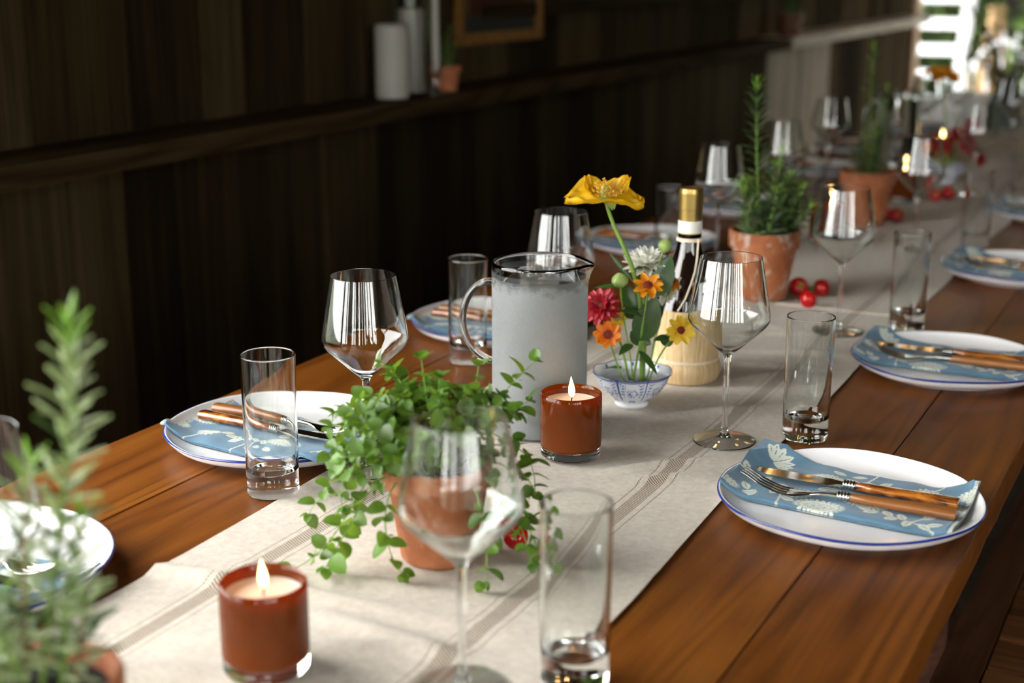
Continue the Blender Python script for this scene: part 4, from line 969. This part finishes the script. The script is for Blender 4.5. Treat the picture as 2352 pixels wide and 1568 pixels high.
# ------------------------------------------------------------------ far flower bowl and branches
FB = Vector((-.655, 3.62, ZS + .0006)); flower_bowl(FB.x, FB.y, 'small blue and white bowl of flowers far along the table')
fp = [petal_mesh(.042, .05, M['farpop'], .35, .2, .05, .002, 10, 10, 3, .8)]
flower('poppy', 'amber yellow poppy standing above the far flower bowl', [(0,0,.013), (.0,0,.1), (-.02,0,.2), (-.028,0,.262)], (.05,-.25,.95), [(5, fp, .15, .003, 0, 0)], .006, .002, FB, discmat='stamen')
for k, (a, h) in enumerate([(.02, .12), (.045, .09), (-.015, .09), (.05, .14), (.075, .06)]):
    flower('zinnia', ('red zinnia in the far bowl, upright stem', 'red zinnia in the far bowl, leaning to the bench', 'red zinnia in the far bowl, low on the wall side', 'red zinnia in the far bowl, tallest of the reds', 'red zinnia in the far bowl, drooping over its rim')[k],
           [(0,0,.013), (a*.4, 0, h*.6), (a, -.01, h)], (a*6, -.6, .6), [(12, zr[0], -.1, .004, 0, 0), (11, zr[1], .3, .004, .001, .5)], .005, .0013, FB)
flower('zinnia', 'small orange zinnia low in the far bowl', [(0,0,.013), (-.02,-.01,.05), (-.06,-.03,.085)], (-.2,-.9,.4), [(9, po, .2, .003, 0, 0)], .005, .001, FB)
def branches(x, y, label, seed, H_, n, lm):
    rg = random.Random(seed); r = empty('leafy_branch_vase', (x, y, ZS + .001)); tag(r, label, 'plant')
    MB().lathe(smoothp([(0,0),(.04,0),(.055,.05),(.045,.11),(.025,.15),(.03,.17)], 4), 40).build('vase', M['roofg'], r)
    mb = MB()
    lf = leaf_mesh('leaf', .04, .02, lm, .2, .2, 5)
    k2 = 0
    for k in range(n):
        az = rg.uniform(0, 2*PI); s_ = rg.uniform(.05, .22); h = rg.uniform(.5, 1) * H_
        pts = bez([(0,0,.03), (s_*.2*math.cos(az), s_*.2*math.sin(az), h*.6), (s_*math.cos(az), s_*math.sin(az), h)], 10); so = MB().tube(pts, .002, 5).build('stem', M['stemb'], r)
        for i in range(3, 11):
            for s__ in (-1, 1):
                d = Vector((rg.uniform(-1,1), rg.uniform(-1,1), rg.uniform(-.2,.8))); mt = Matrix.Translation(pts[i]) @ frame(d, (0,0,1)); k2 += 1
                if k2 < 290: put('leaf', lf, so, mat4=mt)
                else: to_mesh_matrix(lf, mt, mb)
    return r
branches(-.72, 4.95, 'glass vase of dark leafy branches at the far end of the table', 3, .42, 16, M['hedge'])
branches(-.50, 5.35, 'taller vase of leafy branches behind the other at the far end', 8, .60, 17, M['hedge'])

# ------------------------------------------------------------------ things on the ledge
SZ = TZ + .2455
def pillar(x, y, R_, H_, label):
    r = empty('pillar_candle', (x, y, SZ)); tag(r, label, 'candle')
    MB().lathe([(0,0),(R_-.002,0),(R_,.002),(R_,H_-.004),(R_-.004,H_),(R_-.010,H_-.001),(R_*.5,H_-.005),(0,H_-.006)], 48).build('wax', M['ivory'], r, angle=40)
    MB().tube([(0,0,H_-.007),(.001,0,H_+.004),(.003,0,H_+.009)], .001, 6).build('wick', M['wick'], r)
pillar(-1.672, 2.672, .0365, .158, 'tall white pillar candle in front on the dark ledge')
r = empty('hurricane_candle', (-1.700, 2.80, SZ)); tag(r, 'cream candle inside a clear glass hurricane behind the white pillar', 'candle')
MB().lathe([(0,.004),(.030,.004),(.030,.185),(.026,.187),(0,.183)], 40).build('wax', M['ivory'], r)
MB().lathe([(0,0),(.042,0),(.043,.003),(.043,.26),(.0415,.26),(.0415,.0035),(0,.0035)], 48).build('hurricane_glass', M['glass'], r)
r = empty('taper_candle', (-1.630, 2.790, SZ)); tag(r, 'slim ivory taper in a clear glass holder beside the small pot', 'candle')
MB().lathe(smoothp([(0,0),(.02,0),(.021,.004),(.008,.012),(.006,.03),(.010,.05),(.010,.06),(.0088,.062)], 3), 32).build('holder', M['glass'], r)
MB().lathe([(0,.05),(.0085,.05),(.0085,.30),(.004,.306),(0,.307)], 24).build('taper', M['ivory'], r)
rosemary(-1.645, 2.865, .058, .033, .022, M['terra'], [[(0,0,.045), (0,0,.08), (.002,0,.13)], [(.005,0,.045), (.012,0,.07), (.018,0,.11)], [(-.005,0,.045), (-.012,0,.08), (-.014,0,.12)], [(0,.005,.045), (.0,.01,.08), (.008,.01,.15)]],
         'tiny terracotta pot of herbs on the dark ledge beside the candles', 120, 1.2, 12, SZ, .7, .1)
rosemary(-1.66, 5.62, .09, .055, .04, M['benchrail'], bush(12, .14, .05, 3, []), 'dim potted herb far along the dark ledge before the daylight-toned shelf end', 150, 1.0, 14, SZ, 1.2, .1)
pf = empty('framed_picture', (XW + .012, 3.28, TZ + .335)); tag(pf, 'gilt framed painting of a dark goblet on ochre hanging on the plank wall', 'picture')
PW, PH = .46, .52
MB().box((0, -PW/2, .0), (.006, PW/2, PH)).build('backing', M['frame'], pf, smooth=False)
for lo, hi in (((0, -PW/2, 0), (.022, PW/2, .028)), ((0, -PW/2, PH - .028), (.022, PW/2, PH)), ((0, -PW/2, .028), (.022, -PW/2 + .028, PH - .028)), ((0, PW/2 - .028, .028), (.022, PW/2, PH - .028))):
    MB().box(lo, hi).build('moulding', M['frame'], pf, smooth=False)
cv_ = MB(); NU, NV = 90, 100; cv_.grid(lambda u, v: (.0085, -PW/2 + .028 + (PW - .056) * u, .028 + (PH - .056) * v), NU, NV)
U = np.repeat(np.linspace(0,1,NU+1), NV+1); V = np.tile(np.linspace(0,1,NV+1), NU+1); cs = np.tile(np.array([.24,.13,.022,1.]), (len(U), 1))
cs[(U < .1) | (U > .9) | (V < .1) | (V > .9)] = [.018,.02,.018,1]; cs[(V >= .1) & (V < .22) & (U > .1) & (U < .9)] = [.04,.008,.004,1]
rr = np.interp(V, [.16,.19,.22,.3,.36,.45,.62,.63], [.16,.14,.03,.025,.06,.13,.15,0]); cs[(np.abs(U - .62) < rr) & (V > .16)] = [.012,.012,.008,1]
cv_.c = cs; cv_.build('canvas', M['paper'], pf)

# ------------------------------------------------------------------ string lights under the ceiling
t = NT('warm_bulb'); e = t.n('ShaderNodeEmission'); e.inputs[0].default_value = (1, .55, .2, 1); e.inputs[1].default_value = 2.5; t.l(e.outputs[0], t.out.inputs[0]); M['bulb'] = t.m
BULB = MB().lathe(smoothp([(0,0),(.012,.006),(.016,.02),(.011,.036),(.007,.042)], 4), 16).mesh('bulb', M['bulb'])
def string_light(x, dx, label):
    r = empty('string_light', (x, 3.0, ZC - .06)); tag(r, label, 'string light')
    pt = lambda u: Vector((dx * u, 4.6 * u, -.30 * abs(math.sin(u * 3 * PI))))
    MB().tube([pt(i / 60) for i in range(61)], .003, 6).build('cord', M['wick'], r)
    for k in range(10):
        p = pt((k + .5) / 10); MB().lathe([(0,0),(.008,0),(.008,.03),(0,.03)], 10).build('socket', M['wick'], r, tuple(p - Vector((0,0,.03)))); put('bulb', BULB, r, tuple(p - Vector((0,0,.072))))
string_light(-1.45, .5, 'strand of warm bulbs under the ceiling nearer the plank wall'); string_light(-.5, -.3, 'strand of warm bulbs under the ceiling above the table')

# ------------------------------------------------------------------ outside beyond the open end
lad = empty('white_steps', (-1.79, 9.35, -.04)); tag(lad, 'white painted wooden steps outside past the wall end', 'steps')
for k in range(9):
    z = .276 + k * .16; MB().box((-.17, -.05, z), (.14 + .012 * k - .04, .07, z + .058)).build('tread', M['white'], lad, smooth=False)
for sx_ in (-1, 1):
    x0, x1 = (-.22, -.2) if sx_ < 0 else (.08, .20)
    MB().add([(x0-.02,-.06,0),(x0+.02,-.06,0),(x0+.02,.08,0),(x0-.02,.08,0),(x1-.03,-.06,1.6),(x1+.03,-.06,1.6),(x1+.03,.08,1.6),(x1-.03,.08,1.6)],
             [(3,2,1,0),(4,5,6,7),(0,1,5,4),(1,2,6,5),(2,3,7,6),(3,0,4,7)]).build('side_rail', M['white'], lad, smooth=False)
def tree(x, y, H_, Rr, seed, label, n=2600):
    rg = np.random.default_rng(seed); r = empty('garden_shrub', (x, y, -.05)); tag(r, label, 'shrub', None)
    MB().tube([(0,0,0), (.03,0,H_*.3), (0,.02,H_*.6)], [.05,.04,.02], 8).build('trunk', M['stemb'], r)
    d = rg.normal(size=(n,3)); d /= np.linalg.norm(d, axis=1)[:,None]; q = d * (rg.uniform(.35, 1, n) ** .5)[:,None] * [Rr, Rr, H_*.48] + [0,0,H_*.52]; mb = MB()
    a = rg.normal(size=(n,3)) * .05; b = rg.normal(size=(n,3)) * .035; vs = np.stack([q - a, q + b, q + a, q - b], 1).reshape(-1, 3)
    mb.v = [tuple(v) for v in vs]; mb.f = [(4*i, 4*i+1, 4*i+2, 4*i+3) for i in range(n)]; o = mb.build('foliage', M['hedge'], r, smooth=False); o['kind'] = 'stuff'
tree(-1.25, 11.2, 1.05, .4, 1, 'low dark shrub outside beside the white steps'); tree(-.25, 10.8, 1.3, .5, 2, 'broad dark shrub outside the open end'); tree(1.1, 11.5, 1.9, .7, 3, 'tall dark shrub outside the open end')
tree(-2.6, 11.6, 1.3, .6, 5, 'round shrub behind the white steps')
hg = empty('light_block_hedge', (0, 13.2, -.05)); tag(hg, 'tall dark evergreen hedge added outside to block far-end light', 'hedge')  # greenery in view, made tall and dense to block light from the far end
MB().box((-7, .3, 0), (7, .9, 3.3)).build('stem_mass', M['soil'], hg, smooth=False)
rg = np.random.default_rng(4); n = 9000; q = np.c_[rg.uniform(-7, 7, n), rg.uniform(-.1, .35, n), rg.uniform(0, 3.5, n)]; a = rg.normal(size=(n,3)) * .06; b = rg.normal(size=(n,3)) * .04
mb = MB(); mb.v = [tuple(v) for v in np.stack([q - a, q + b, q + a, q - b], 1).reshape(-1, 3)]; mb.f = [(4*i, 4*i+1, 4*i+2, 4*i+3) for i in range(n)]; o = mb.build('foliage', M['hedge'], hg, smooth=False); o['kind'] = 'stuff'
def chair(x, y, label):
    r = empty('garden_chair', (x, y, -.04), .3); tag(r, label, 'chair')
    MB().lathe([(0,.43),(.2,.43),(.21,.44),(.2,.455),(0,.455)], 32).build('seat', M['white'], r)
    pts = bez([(-.19,.1,.44), (-.22,.14,.98), (.22,.14,.98), (.19,.1,.44)], 20); MB().tube(pts, .016, 10).build('back_frame', M['white'], r)
    for k in (-.08, 0, .08): MB().tube([(k, .12, .45), (k * 1.1, .14, .9)], .008, 8).build('back_spindle', M['white'], r)
    for a, b in ((-.14,-.14), (.14,-.14), (-.14,.14), (.14,.14)): MB().tube([(a, b, .43), (a*1.25, b*1.25, 0)], [.014,.011], 8).build('leg', M['white'], r)
chair(-1.36, 9.15, 'white round backed chair outside beside the steps')
bk = empty('tan_basket', (-1.54, 9.85, -.04)); tag(bk, 'tall tan basket outside behind the white chair', 'basket')
MB().lathe(smoothp([(0,0),(.08,0),(.09,.4),(.085,.7),(.06,.9),(.045,1.02)], 4) + [(.038,1.02),(0,.95)], 32).build('weave', M['tan'], bk); MB().lathe([(.045,1.01),(.055,1.02),(.055,1.035),(.045,1.04)], 32).build('rim', M['tan'], bk)
